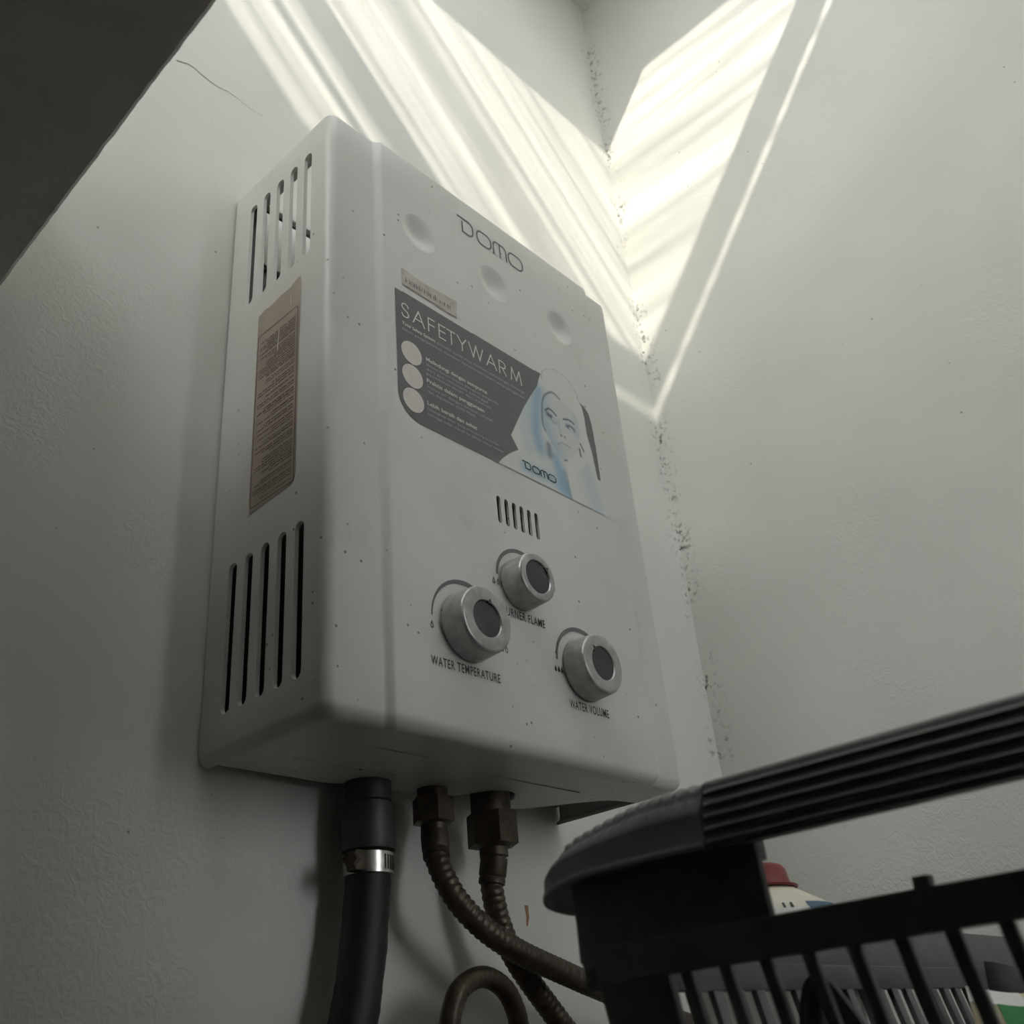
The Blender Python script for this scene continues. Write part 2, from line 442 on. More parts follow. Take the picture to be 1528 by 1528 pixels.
V, F = ribbon([(0.272, 0, -0.060), (0.2725, 0, -0.068), (0.271, 0, -0.074)], lambda t: 0.004 * (1 - 0.6 * t), (0, -1, 0)); mesh('rust_mark', V, F, 'rust_mark', WB)

# ================================================================= the water heater
W, HT = 0.3203, 0.450
YB, FR, PY = -0.002, -0.118, -0.122          # back rim, strip plane, raised panel plane
heater = tag(empty('water_heater'), 'white wall-mounted gas water heater with three knobs and a safety sticker', 'water heater')
heater.location = (0, 0, 0)

def u_profile():
    pts = [(0, YB), (0, -0.05), (0, -0.09)]
    r = 0.007
    for k in range(9):
        a = math.pi + (math.pi / 2) * k / 8
        pts.append((r + r * math.cos(a), FR + r + r * math.sin(a)))
    pts.append((0.020, FR))
    for k in range(9):
        t = k / 8; s = t * t * (3 - 2 * t)
        pts.append((0.0385 + 0.0065 * t, FR + (PY - FR) * s))
    pts += [(0.09, PY), (0.16, PY), (0.23, PY)]
    for k in range(9):
        t = k / 8; s = t * t * (3 - 2 * t)
        pts.append((0.284 + 0.0065 * t, PY + (FR - PY) * s))
    pts.append((W - 0.018, FR))
    for k in range(9):
        a = 1.5 * math.pi + (math.pi / 2) * k / 8
        pts.append((W - r + r * math.cos(a), FR + r + r * math.sin(a)))
    pts += [(W, -0.09), (W, -0.05), (W, YB)]
    return [Vector((x, y)) for x, y in pts]
def inset(prof, d):
    D = YB - PY
    return [Vector((d + p.x * (W - 2 * d) / W, YB + (p.y - YB) * (D - d) / D)) for p in prof]
prof = u_profile()
rb = 0.008
rings = []
for k in range(7):           # bottom rounding
    a = (math.pi / 2) * k / 6
    rings.append((rb * (1 - math.cos(a)), rb * (1 - math.sin(a))))     # (z, inset)
rings = [(z, d) for z, d in rings]
zs = [0.03, 0.12, 0.22, 0.32, 0.42]
rt = 0.003
body_rings = [(z, d) for z, d in rings] + [(z, 0) for z in zs]
for k in range(4):
    a = (math.pi / 2) * k / 3
    body_rings.append((HT - rt * (1 - math.sin(a)), rt * (1 - math.cos(a))))
S = []
for z, d in body_rings:
    S.append([Vector((p.x, p.y, z)) for p in inset(prof, d)])
V, F = loft(S, closed=False, cap=True)
body = mesh('casing', V, F, 'heater_paint', heater)
sm = body.modifiers.new('s', 'SOLIDIFY'); sm.thickness = 0.0022; sm.offset = -1.0; sm.use_even_offset = True
dg = bpy.context.evaluated_depsgraph_get(); dg.update()
nm = bpy.data.meshes.new_from_object(body.evaluated_get(dg)); body.modifiers.clear(); body.data = nm
cut = Bag()
# side vents (tapered slots), five above and five below, on both sides
for yc in (-0.0935, -0.0768, -0.0602, -0.0435, -0.0268):
    for z0, z1 in ((0.327, 0.425), (0.025, 0.121)):
        for side in (0, 1):
            a = []; b = []
            for u, v_ in stadium(0.0045, (z1 - z0) / 2): a.append(Vector((-0.0006 if not side else W + 0.0006, yc + 0.0006 + u, (z0 + z1) / 2 + v_)))
            for u, v_ in stadium(0.0030, (z1 - z0) / 2 - 0.001): b.append(Vector((0.004 if not side else W - 0.004, yc + u, (z0 + z1) / 2 + v_)))
            cut.add(*loft([a, b]))
# six short slots on the front
for k in range(6):
    xc = 0.1415 + k * 0.0077
    a = [Vector((xc + u, PY - 0.0006, 0.1668 + v_)) for u, v_ in stadium(0.0020, 0.0105)]
    b = [Vector((xc + u, PY + 0.004, 0.1668 + v_)) for u, v_ in stadium(0.0018, 0.0103)]
    cut.add(*loft([a, b]))
DIMPLES = ((0.0790, 0.3785), (0.1585, 0.3780), (0.2377, 0.3775))
for x, z in DIMPLES:
    V, F = lathe_data([(0.0162, -0.002), (0.0162, 0.006)], (x, PY, z), (0, 1, 0), 48); cut.add(V, F)
# long thin louvres underneath
for x0, x1, y in ((0.027, 0.100, -0.086), (0.033, 0.109, -0.047), (0.163, 0.250, -0.078)):
    a = [Vector(((x0 + x1) / 2 + v_, y + u, -0.001)) for u, v_ in stadium(0.0011, (x1 - x0) / 2)]
    b = [Vector(((x0 + x1) / 2 + v_, y + u, 0.004)) for u, v_ in stadium(0.0011, (x1 - x0) / 2)]
    cut.add(*loft([a, b]))
# scalloped rear edge of the underside where the pipes come out
edge = catmull([(0.006, -0.0135, 0), (0.055, -0.0135, 0), (0.086, -0.014, 0), (0.100, -0.024, 0), (0.116, -0.027, 0), (0.128, -0.020, 0), (0.142, -0.022, 0), (0.160, -0.030, 0), (0.176, -0.030, 0), (0.186, -0.045, 0), (0.202, -0.056, 0), (0.218, -0.046, 0), (0.228, -0.026, 0), (0.246, -0.025, 0), (0.262, -0.045, 0), (0.285, -0.072, 0), (0.312, -0.080, 0)], 5)
pl = [(p.x, p.y) for p in edge] + [(0.3135, 0.01), (0.006, 0.01)]
cut.add(*loft([[Vector((x, y, -0.003)) for x, y in pl], [Vector((x, y, 0.0072)) for x, y in pl]]))
# flue opening in the top
cut.add(*loft([[Vector((x, y, z)) for x, y in ((0.02, -0.105), (0.30, -0.105), (0.30, -0.015), (0.02, -0.015))] for z in (HT - 0.01, HT + 0.01)]))
boolean_cut(body, cut.v, cut.f)
body.data.materials.clear(); finish(body.data, 'heater_paint', 32)
# pressed dimples
for x, z in DIMPLES:
    prf = []
    for k in range(13):
        r = 0.0166 * (1 - k / 12.0); t = r / 0.0162
        depth = 0.0040 * (0.5 + 0.5 * math.cos(math.pi * min(1, t))) ** 0.75
        prf.append((max(r, 0.00005), depth + (0.0 if k else -0.0001)))
    V, F = lathe_data(prf, (x, PY, z), (0, 1, 0), 48)
    mesh('dimple', V, F[:-2] + F[-1:], 'heater_paint', heater, 70)
# rear plate, inside of the heater
box('back_plate', (0.004, -0.0118, 0.014), (W - 0.004, -0.0003, HT - 0.004), 'fitting_grey', heater, 0.001)
box('lit_strip', (0.018, -0.0155, 0.385), (0.300, -0.0119, 0.439), 'inner_metal', heater, 0.0008)  # pale strip paints in the lit band on the darker rear plate
box('flue_hood', (0.20, -0.103, 0.300), (0.300, -0.030, 0.385), 'inner_metal', heater, 0.006)
box('heat_exchanger', (0.062, -0.104, 0.245), (0.258, -0.028, 0.298), 'inner_metal', heater, 0.003)
box('burner_box', (0.072, -0.100, 0.15), (0.248, -0.032, 0.244), 'dark_interior', heater, 0.003)
box('valve_block', (0.085, -0.085, 0.03), (0.24, -0.018, 0.135), 'dark_interior', heater, 0.004)

# ---- knobs
def knob(cx, cz, r, rot):
    """rot: angle of the pointer, degrees from +x towards +z"""
    k = 0.018
    prf = [(r * 0.86, 0.0), (r * 0.86, 0.0012), (r * 1.03, 0.0014), (r * 1.03, 0.004), (r * 1.0, k - 0.0022), (r * 0.985, k - 0.0010), (r * 0.945, k - 0.0002), (r * 0.90, k), (0.0121, k), (0.0116, k - 0.0006), (0.0114, k - 0.0016), (0.0002, k - 0.0016)]
    def mod(j, rr, th):
        return rr * (1 - 0.008 * (0.5 + 0.5 * math.cos(th * 26)) ** 6) if j in (3, 4) else rr
    V, F = lathe_data(prf, (cx, PY, cz), (0, -1, 0), 104, mod=mod)
    kb = mesh('knob', V, F, 'knob_silver', heater, 40)
    prf = [(0.0114, 0), (0.0113, 0.0006), (0.0100, 0.0009), (0.0002, 0.0009)]
    lathe('cap_disc', prf, (cx, PY - k + 0.0016, cz), (0, -1, 0), 'knob_dark', kb, 48)
    a = math.radians(rot); dx, dz = math.cos(a), math.sin(a)
    y = PY - k - 0.00005
    tip = Vector((cx + dx * 0.0145, y, cz + dz * 0.0145)); b1 = Vector((cx + dx * 0.0108 - dz * 0.0022, y, cz + dz * 0.0108 + dx * 0.0022)); b2 = Vector((cx + dx * 0.0108 + dz * 0.0022, y, cz + dz * 0.0108 - dx * 0.0022))
    dy = Vector((0, 0.0012, 0))
    V, F = loft([[b1, tip, b2], [b1 + dy, tip + dy, b2 + dy]]); mesh('pointer', V, F, 'knob_dark', kb)
KN = {'temperature': (0.102, 0.070, 0.0212, 75), 'flame': (0.1535, 0.1128, 0.0172, 40), 'volume': (0.212, 0.0664, 0.0208, 130)}
for c in KN.values(): knob(*c)
# ---- printed scales: tapered arcs and little flames or drops
def arc(cx, cz, r, a0, a1, w0, w1):
    V, F = [], []; n = 28; y = PY - 0.00025
    for i in range(n + 1):
        t = i / n; a = math.radians(a0 + (a1 - a0) * t); wd = w0 + (w1 - w0) * min(1, t * 1.3)
        for s in (0.5, -0.5): V.append(Vector((cx + (r + s * wd) * math.cos(a), y, cz + (r + s * wd) * math.sin(a))))
    for i in range(n): F.append((2 * i, 2 * i + 1, 2 * i + 3, 2 * i + 2))
    return mesh('scale_arc', V, F, 'print_grey', heater)
arc(0.102, 0.0715, 0.0282, 180, 60, 0.0007, 0.0034)
arc(0.1575, 0.1150, 0.0240, 178, 60, 0.0022, 0.0030)
arc(0.2125, 0.0690, 0.0270, 180, 55, 0.0018, 0.0034)
def drop_shape(cx, cz, h, solid):
    out = []
    for k in range(16):
        t = 2 * math.pi * k / 16
        x = 0.36 * h * math.sin(t) * (0.5 - 0.5 * math.cos(t)) ** 0.8; z = 0.5 * h * math.cos(t)
        out.append((cx + x, cz + z))
    y = PY - 0.00025
    if solid: return [Vector((x, y, z)) for x, z in out], [tuple(range(16))]
    V = [Vector((x, y, z)) for x, z in out] + [Vector((cx + (x - cx) * 0.55, y, cz - 0.08 * h + (z - cz) * 0.6)) for x, z in out]
    return V, [(k, (k + 1) % 16, 16 + (k + 1) % 16, 16 + k) for k in range(16)]
def icons(lst, solid, mat='print_black'):
    for x, z, h in lst:
        V, F = drop_shape(x, z, h, solid); mesh('drop_mark' if solid else 'flame_mark', V, F, mat, heater)
icons([(0.0733, 0.0655, 0.0052)], False)
icons([(0.1285, 0.0645, 0.0052), (0.1325, 0.0645, 0.0052), (0.1365, 0.0645, 0.0052)], False)
icons([(0.1300, 0.1105, 0.0050), (0.1338, 0.1105, 0.0050), (0.1376, 0.1105, 0.0050)], False)
icons([(0.1830, 0.0625, 0.0048), (0.1862, 0.0625, 0.0048), (0.1894, 0.0625, 0.0048)], True)
# ---- lettering
def text(name, s, x0, x1, z0, zcap, mat, parent, y, bold=0.0, space=1.0):
    cu = bpy.data.curves.new('t', 'FONT'); cu.body = s; cu.size = 1.0; cu.offset = bold; cu.resolution_u = 3; cu.space_character = space; cu.fill_mode = 'FRONT'
    o = bpy.data.objects.new('t', cu); COL.objects.link(o)
    dg = bpy.context.evaluated_depsgraph_get(); dg.update()
    me = bpy.data.meshes.new_from_object(o.evaluated_get(dg))
    bpy.data.objects.remove(o, do_unlink=True); bpy.data.curves.remove(cu)
    n = len(me.vertices); a = np.empty(n * 3); me.vertices.foreach_get('co', a); a = a.reshape(-1, 3)
    xmin, xmax = a[:, 0].min(), a[:, 0].max(); cap = 0.729
    out = np.empty_like(a)
    out[:, 0] = x0 + (a[:, 0] - xmin) / (xmax - xmin) * (x1 - x0); out[:, 1] = y; out[:, 2] = z0 + a[:, 1] / cap * (zcap - z0)
    me.vertices.foreach_set('co', out.ravel()); me.materials.clear(); me.materials.append(MATS[mat]); me.name = name; me.update()
    return link(bpy.data.objects.new(name, me), parent)
TY = PY - 0.00025
text('lettering', 'WATER TEMPERATURE', 0.0713, 0.1285, 0.0405, 0.0463, 'print_black', heater, TY, 0.012, 1.12)
text('lettering', 'BURNER FLAME', 0.1362, 0.1767, 0.0885, 0.0945, 'print_black', heater, TY, 0.012, 1.12)
text('lettering', 'WATER VOLUME', 0.1935, 0.2345, 0.0376, 0.0436, 'print_black', heater, TY, 0.012, 1.12)
# stroke-built lettering (logo and headline)
def stroke(bag, pts, wd, y, closed=False, caps=0.5):
    P = [Vector((p[0], p[1])) for p in pts]; n = len(P); V, F = [], []
    for i in range(n):
        if closed: a, b = P[(i - 1) % n], P[(i + 1) % n]
        else: a, b = P[max(0, i - 1)], P[min(n - 1, i + 1)]
        d1 = (P[i] - a).normalized() if (P[i] - a).length > 1e-9 else (b - P[i]).normalized()
        d2 = (b - P[i]).normalized() if (b - P[i]).length > 1e-9 else d1
        t = (d1 + d2); t = t.normalized() if t.length > 1e-6 else d1
        nn = Vector((-t.y, t.x)); c = max(0.45, abs(nn.dot(Vector((-d1.y, d1.x)))))
        off = nn * (wd / 2 / c); p = P[i]
        if not closed and i == 0: p = p - d2 * wd * caps
        if not closed and i == n - 1: p = p + d1 * wd * caps
        V += [Vector((p.x + off.x, y, p.y + off.y)), Vector((p.x - off.x, y, p.y - off.y))]
    m = n if closed else n - 1
    for i in range(m):
        j = (i + 1) % n; F.append((2 * i, 2 * i + 1, 2 * j + 1, 2 * j))
    bag.add(V, F)
def rrect(x0, x1, z0, z1, rx, rz, n=6):
    pts = []
    for cx, cz, a0 in ((x1 - rx, z1 - rz, 0), (x0 + rx, z1 - rz, 90), (x0 + rx, z0 + rz, 180), (x1 - rx, z0 + rz, 270)):
        for k in range(n + 1):
            a = math.radians(a0 + 90 * k / n); pts.append((cx + rx * math.cos(a), cz + rz * math.sin(a)))
    return pts
def domo(x0, x1, z0, z1, wd, mat, parent, y):
    b = Bag(); L = x1 - x0; h = z1 - z0
    X = lambda t: x0 + L * t
    # D with its serif reaching left
    d = [(X(0.00), z1), (X(0.155), z1)]
    for k in range(1, 9):
        a = math.radians(90 - 90 * k / 8); d.append((X(0.155) + L * 0.065 * math.cos(a), z1 - h * 0.38 + h * 0.38 * math.sin(a)))
    for k in range(0, 9):
        a = math.radians(0 - 90 * k / 8); d.append((X(0.155) + L * 0.065 * math.cos(a), z0 + h * 0.38 + h * 0.38 * math.sin(a)))
    d += [(X(0.062), z0), (X(0.062), z1 - h * 0.28)]
    stroke(b, d, wd, y)
    stroke(b, rrect(X(0.283), X(0.495), z0, z1 - h * 0.04, L * 0.07, h * 0.38), wd, y, True)
    m = [(X(0.535), z0), (X(0.535), z1 - h * 0.36)]
    for k in range(1, 9):
        a = math.radians(180 - 90 * k / 8); m.append((X(0.535) + L * 0.05 + L * 0.05 * math.cos(a), z1 - h * 0.40 + h * 0.36 * math.sin(a)))
    for k in range(0, 9):
        a = math.radians(90 - 90 * k / 8); m.append((X(0.735) - L * 0.05 + L * 0.05 * math.cos(a), z1 - h * 0.40 + h * 0.36 * math.sin(a)))
    m += [(X(0.735), z0)]
    stroke(b, m, wd, y); stroke(b, [(X(0.635), z1 - h * 0.05), (X(0.635), z0)], wd, y)
    stroke(b, rrect(X(0.775), X(1.0), z0, z1 - h * 0.04, L * 0.07, h * 0.38), wd, y, True)
    return mesh('logo', b.v, b.f, mat, parent)
domo(0.1222, 0.1972, 0.4130, 0.4275, 0.0016, 'print_grey', heater, TY)

# ---- printed front sticker: fine colour grid
PX = {
  'towel': [(198.5, 297.4), (201.8, 306.8), (206.4, 315.3), (212.9, 321.6), (221.8, 325.3), (233.2, 325.9), (241.4, 323.0), (247.6, 316.7), (250.9, 306.9), (253.8, 302.5), (255.1, 294.1), (256.7, 279.2), (259.4, 262.8), (262.0, 246.6), (264.7, 236.5), (265.4, 223.7), (265.2, 204.9), (225.2, 204.9), (190.3, 204.9), (144.7, 204.9), (150.0, 211.3), (157.9, 218.4), (167.8, 225.5), (164.2, 230.8), (161.1, 235.4), (169.0, 249.9), (178.8, 267.8), (188.5, 282.9)],
  'sliver': [(250.9, 306.9), (257.2, 305.0), (262.3, 300.0), (264.6, 290.0), (265.6, 267.8), (265.4, 236.7), (261.6, 236.9), (259.0, 260.4), (255.5, 276.4), (255.1, 294.1), (253.8, 302.5)],
  'hood': [(225.0, 297.5), (220.5, 299.2), (215.0, 299.4), (207.3, 293.5), (202.7, 285.3), (200.6, 273.6), (199.8, 262.6), (201.9, 257.3)],
  'face': [(214.9, 299.0), (225.7, 297.3), (236.5, 294.5), (244.1, 289.1), (245.8, 278.8), (244.5, 267.3), (241.3, 257.3), (233.6, 245.7), (224.3, 239.3), (216.5, 240.7), (210.4, 244.4), (206.1, 250.8), (201.9, 257.3), (200.6, 269.4), (202.8, 284.3), (207.5, 293.3)],
  'arm': [(222.9, 238.7), (233.1, 235.1), (232.8, 225.7), (237.3, 205.2), (225.4, 205.3), (223.6, 219.1)],
  'browl': [(204.8, 277.1), (208.7, 280.8), (213.4, 280.6), (217.8, 278.2)],
  'browr': [(226.8, 278.9), (232.8, 280.9), (237.0, 280.9), (239.6, 279.9)],
  'eyel': [(207.8, 274.8), (211.1, 274.1), (214.7, 271.4)],
  'eyelw': [(213.0, 273.3), (215.4, 271.8)],
  'eyer': [(229.5, 273.7), (234.6, 275.5), (239.2, 273.7)],
  'eyerw': [(232.9, 273.6), (236.6, 272.3)],
  'nose': [(220.6, 276.3), (219.5, 269.3), (220.1, 263.2)],
  'mouth': [(215.4, 250.6), (221.4, 254.0), (226.8, 253.9), (231.6, 253.8)],
  'lip': [(217.8, 249.0), (223.4, 249.8), (229.1, 251.1)],
  'hand1': [(244.8, 263.1), (246.4, 260.5), (248.1, 257.5)],
  'hand2': [(242.7, 257.4), (243.2, 251.2)],
  'chin': [(221.5, 238.4), (224.3, 239.4)],
  'edge': [(204.7, 308.3), (206.4, 315.3), (212.9, 321.6), (221.8, 325.3), (233.2, 325.9), (241.4, 323.0), (247.6, 316.7), (250.5, 307.3)],
  'blue1': [(198.5, 293.1), (192.6, 269.9), (190.4, 250.2), (193.2, 238.1)],
  'shadow': [(203.9, 244.7), (203.9, 236.5)],
  'neck': [(210.4, 236.2), (214.5, 220.6), (218.0, 210.0)],
  'deep': [(219.3, 225.5), (224.0, 206.3)],
  'cloth': [(247.7, 238.8), (253.6, 218.3), (257.1, 207.3)],
  'bluebody': [(173.9, 213.2), (198.7, 215.4), (211.9, 212.6)],
}
def seg_dist(X, Z, pts):
    D = np.full(X.shape, 1e9)
    for (x0, z0), (x1, z1) in zip(pts[:-1], pts[1:]):
        dx, dz = x1 - x0, z1 - z0; L2 = dx * dx + dz * dz + 1e-12
        t = np.clip(((X - x0) * dx + (Z - z0) * dz) / L2, 0, 1)
        D = np.minimum(D, np.hypot(X - x0 - t * dx, Z - z0 - t * dz))
    return D
def inside(X, Z, poly):
    r = np.zeros(X.shape, bool); n = len(poly)
    for i in range(n):
        x0, z0 = poly[i]; x1, z1 = poly[(i + 1) % n]
        c = ((z0 > Z) != (z1 > Z)) & (X < (x1 - x0) * (Z - z0) / (z1 - z0 + 1e-12) + x0)
        r ^= c
    return r
def smooth_curve(pts, closed=False):
    if closed: pts = pts + pts[:1]
    return [(p.x, p.y) for p in catmull([(a, b, 0) for a, b in pts], 4)]
def sd(X, Z, poly):
    d = seg_dist(X, Z, poly + poly[:1]); return np.where(inside(X, Z, poly), -d, d)
def sticker():
    step = 0.55
    xs = np.arange(52.0, 267.6, step); zs_ = np.arange(203.8, 327.0, step)
    X, Z = np.meshgrid(xs, zs_, indexing='ij')
    white = np.array((0.62, 0.615, 0.58)); dark = np.array((0.135, 0.135, 0.14)); blue = np.array((0.22, 0.37, 0.50)); ink = np.array((0.075, 0.085, 0.11))
    tow = smooth_curve(PX['towel'][:16]) + PX['towel'][16:]
    sl = PX['sliver']
    # dark field with round lower-left corner
    r = 19.0
    field = (X >= 52.9) & (X <= 240) & (Z >= 204.8) & (Z <= 311.0 + (X - 53) * 0.008)
    cc = (X < 52.9 + r) & (Z < 204.8 + r) & (np.hypot(X - 52.9 - r, Z - 204.8 - r) > r)
    field &= ~cc
    ins = inside(X, Z, tow); insl = inside(X, Z, sl)
    keep = (field & (X < 206)) | ins | insl | (seg_dist(X, Z, PX['edge']) < 0.5)
    C = np.empty(X.shape + (3,)); C[:] = dark
    def lay(mask, col): 
        m = np.clip(mask, 0, 1)[..., None]; C[:] = C * (1 - m) + np.asarray(col) * m
    def soft(D, rad): return np.exp(-(D / rad) ** 2)
    sT = sd(X, Z, tow)
    lay(np.clip(0.5 - sT / 0.5, 0, 1), white)
    inm = np.clip(0.5 - sT / 0.5, 0, 1)
    lay(inm * 0.8 * soft(seg_dist(X, Z, PX['blue1']), 7.5), blue)
    lay(inm * 0.45 * soft(seg_dist(X, Z, [(185, 272), (176, 248), (180, 232)]), 6), (0.40, 0.50, 0.56))
    lay(inm * 0.65 * soft(seg_dist(X, Z, PX['bluebody']), 6), blue * 1.25)
    lay(inm * 0.85 * soft(seg_dist(X, Z, PX['neck']), 7), blue * 1.1)
    lay(inm * 0.55 * soft(seg_dist(X, Z, PX['deep']), 4), blue * 0.75)
    lay(inm * 0.45 * soft(seg_dist(X, Z, PX['cloth']), 9), (0.36, 0.48, 0.58))
    fp = smooth_curve(PX['face'], True)
    sF = sd(X, Z, fp)
    lay(inm * 0.78 * np.clip(0.5 - sF / 1.2, 0, 1), (0.54, 0.555, 0.545))
    lay(inm * 0.75 * np.clip(0.5 - sF / 1.5, 0, 1) * soft(seg_dist(X, Z, [(203, 290), (202.5, 265), (207, 251), (214, 242)]), 7), (0.33, 0.44, 0.53))
    lay(inm * 0.35 * soft(seg_dist(X, Z, [(242, 285), (243, 270)]), 4), (0.38, 0.47, 0.54))
    lay(inm * np.clip(0.5 - sd(X, Z, PX['arm']) / 1.2, 0, 1), white * 1.03)
    lay(inm * 0.9 * np.clip(0.5 - sd(X, Z, [(224, 239), (232, 243), (240, 250), (247, 262), (250, 256), (249, 246), (243, 239), (235, 234)]) / 1.5, 0, 1), white)
    lay(inm * 0.9 * soft(seg_dist(X, Z, PX['shadow']), 3.4), (0.17, 0.20, 0.25))
    lay(inm * 0.8 * soft(seg_dist(X, Z, smooth_curve(PX['hood'])), 1.0), ink)
    for key, rad, a in (('browl', 1.0, 1.0), ('browr', 0.95, 1.0), ('eyer', 1.25, 1.0), ('hand1', 1.0, 0.95), ('hand2', 1.1, 0.95), ('chin', 0.9, 0.8)):
        lay(inm * a * soft(seg_dist(X, Z, smooth_curve(PX[key])), rad), ink)
    lay(inm * 0.7 * soft(seg_dist(X, Z, PX['eyel']), 3.0), (0.20, 0.25, 0.32))
    lay(inm * 0.7 * soft(seg_dist(X, Z, [(231, 274), (238, 273)]), 2.6), (0.24, 0.29, 0.36))
    lay(inm * 0.95 * soft(seg_dist(X, Z, [(207.4, 275), (211.4, 274.2)]), 1.8), ink)
    lay(inm * 0.9 * soft(seg_dist(X, Z, PX['eyelw']), 0.8), white * 1.1)
    lay(inm * 0.9 * soft(seg_dist(X, Z, PX['eyerw']), 0.8), white * 1.1)
    lay(inm * 0.95 * soft(np.hypot(X - 231.6, Z - 273.6), 1.4), ink)
    lay(inm * 0.95 * soft(np.hypot(X - 221.1, Z - 261.0), 1.15), ink); lay(inm * 0.95 * soft(np.hypot(X - 225.6, Z - 261.3), 0.95), ink)
    lay(inm * 0.45 * soft(seg_dist(X, Z, PX['nose']), 1.1), (0.30, 0.38, 0.46))
    lay(inm * 0.55 * soft(seg_dist(X, Z, smooth_curve(PX['mouth'])), 0.8), (0.20, 0.22, 0.26))
    lay(inm * 0.30 * soft(seg_dist(X, Z, PX['lip']), 0.9), (0.34, 0.38, 0.42))
    lay(0.8 * soft(seg_dist(X, Z, smooth_curve(PX['edge'])), 0.45), (0.17, 0.18, 0.20))
    lay(np.clip(0.5 - sd(X, Z, sl) / 0.5, 0, 1), dark)
    lay((X > 142) * 0.9 * soft(Z - 205.0, 0.4), (0.20, 0.20, 0.21))
    idx = -np.ones(X.shape, int); faces = []
    kc = keep[:-1, :-1] & keep[1:, :-1] & keep[1:, 1:] & keep[:-1, 1:]
    I, J = np.nonzero(kc)
    used = np.zeros(X.shape, bool)
    for a, b in ((0, 0), (1, 0), (1, 1), (0, 1)): used[I + a, J + b] = True
    idx[used] = np.arange(used.sum())
    quads = np.stack([idx[I, J], idx[I + 1, J], idx[I + 1, J + 1], idx[I, J + 1]], 1)
    co = np.stack([X[used] / 1000, np.full(used.sum(), PY - 0.0003), Z[used] / 1000], 1)
    me = bpy.data.meshes.new('front_sticker'); me.from_pydata(co.tolist(), [], quads.tolist())
    at = me.color_attributes.new('print', 'FLOAT_COLOR', 'POINT')
    cols = np.concatenate([C[used], np.ones((used.sum(), 1))], 1)
    at.data.foreach_set('color', cols.ravel())
    me.materials.append(MATS['poster_print']); me.update()
    return tag(link(bpy.data.objects.new('front_sticker', me), heater), 'dark grey printed sticker with a woman in a pale towel')
st = sticker()
SY = PY - 0.0006
mm = 0.001
# headline in thin strokes
hb = Bag()
zt, zb = 300.3, 288.6; wd = 1.05 * mm
LET = {'S': (58.5, 64.8), 'A': (68.8, 79.1), 'F': (83.2, 88.9), 'E': (93.4, 99.5), 'T': (101.6, 109.1), 'Y': (111.7, 120.5), 'W': (123.2, 137.7), 'a': (141.2, 151.5), 'R': (155.0, 162.0), 'M': (167.6, 179.0)}
def put(pts): stroke(hb, [(x * mm, z * mm) for x, z in pts], wd, SY)
def sx(k, t): a, b = LET[k]; return a + (b - a) * t
def sz(t): return zb + (zt - zb) * t
sp = [(0.95, 0.80), (0.80, 0.95), (0.50, 1.0), (0.20, 0.95), (0.05, 0.80), (0.12, 0.64), (0.45, 0.53), (0.80, 0.42), (0.96, 0.25), (0.85, 0.07), (0.5, 0.0), (0.18, 0.05), (0.02, 0.2)]
put([(p.x, p.y) for p in catmull([(sx('S', u), sz(t), 0) for u, t in sp], 4)])
for k in ('A', 'a'):
    put([(sx(k, 0), sz(0)), (sx(k, 0.5), sz(1))]); put([(sx(k, 0.5), sz(1)), (sx(k, 1), sz(0))]); put([(sx(k, 0.2), sz(0.34)), (sx(k, 0.8), sz(0.34))])
put([(sx('F', 0), sz(0)), (sx('F', 0), sz(1))]); put([(sx('F', 0), sz(1)), (sx('F', 1), sz(1))]); put([(sx('F', 0), sz(0.54)), (sx('F', 0.95), sz(0.54))])
put([(sx('E', 0), sz(0)), (sx('E', 0), sz(1))]); put([(sx('E', 0), sz(1)), (sx('E', 1), sz(1))]); put([(sx('E', 0), sz(0.54)), (sx('E', 0.95), sz(0.54))]); put([(sx('E', 0), sz(0)), (sx('E', 1), sz(0))])
put([(sx('T', 0), sz(1)), (sx('T', 1), sz(1))]); put([(sx('T', 0.5), sz(0)), (sx('T', 0.5), sz(1))])
put([(sx('Y', 0), sz(1)), (sx('Y', 0.5), sz(0.48))]); put([(sx('Y', 1), sz(1)), (sx('Y', 0.5), sz(0.48))]); put([(sx('Y', 0.5), sz(0.48)), (sx('Y', 0.5), sz(0))])
put([(sx('W', 0), sz(1)), (sx('W', 0.28), sz(0))]); put([(sx('W', 0.28), sz(0)), (sx('W', 0.5), sz(1))]); put([(sx('W', 0.5), sz(1)), (sx('W', 0.74), sz(0))]); put([(sx('W', 0.74), sz(0)), (sx('W', 1), sz(1))])
put([(sx('R', 0), sz(0)), (sx('R', 0), sz(1))])
put([(p.x, p.y) for p in catmull([(sx('R', u), sz(t), 0) for u, t in ((0, 1), (0.5, 1), (0.88, 0.90), (0.95, 0.74), (0.85, 0.57), (0.5, 0.48), (0, 0.48))], 4)]); put([(sx('R', 0.45), sz(0.48)), (sx('R', 1), sz(0))])
put([(sx('M', 0), sz(0)), (sx('M', 0.14), sz(1))]); put([(sx('M', 0.14), sz(1)), (sx('M', 0.5), sz(0.12))]); put([(sx('M', 0.5), sz(0.12)), (sx('M', 0.86), sz(1))]); put([(sx('M', 0.86), sz(1)), (sx('M', 1), sz(0))])
mesh('headline', hb.v, hb.f, 'print_white', st)
for zc in (260.1, 240.7, 221.3):
    prf = [(9.2 * mm, 0), (9.2 * mm, 0.00015), (0.0001, 0.00015)]
    lathe('white_disc', prf, (66.1 * mm, SY + 0.0002, zc * mm), (0, -1, 0), 'print_disc', st, 48)
def line(s, x0, x1, z0, h, mat, bold=0.0): text('small_print', s, x0 * mm, x1 * mm, z0 * mm, (z0 + h) * mm, mat, st, SY, bold)
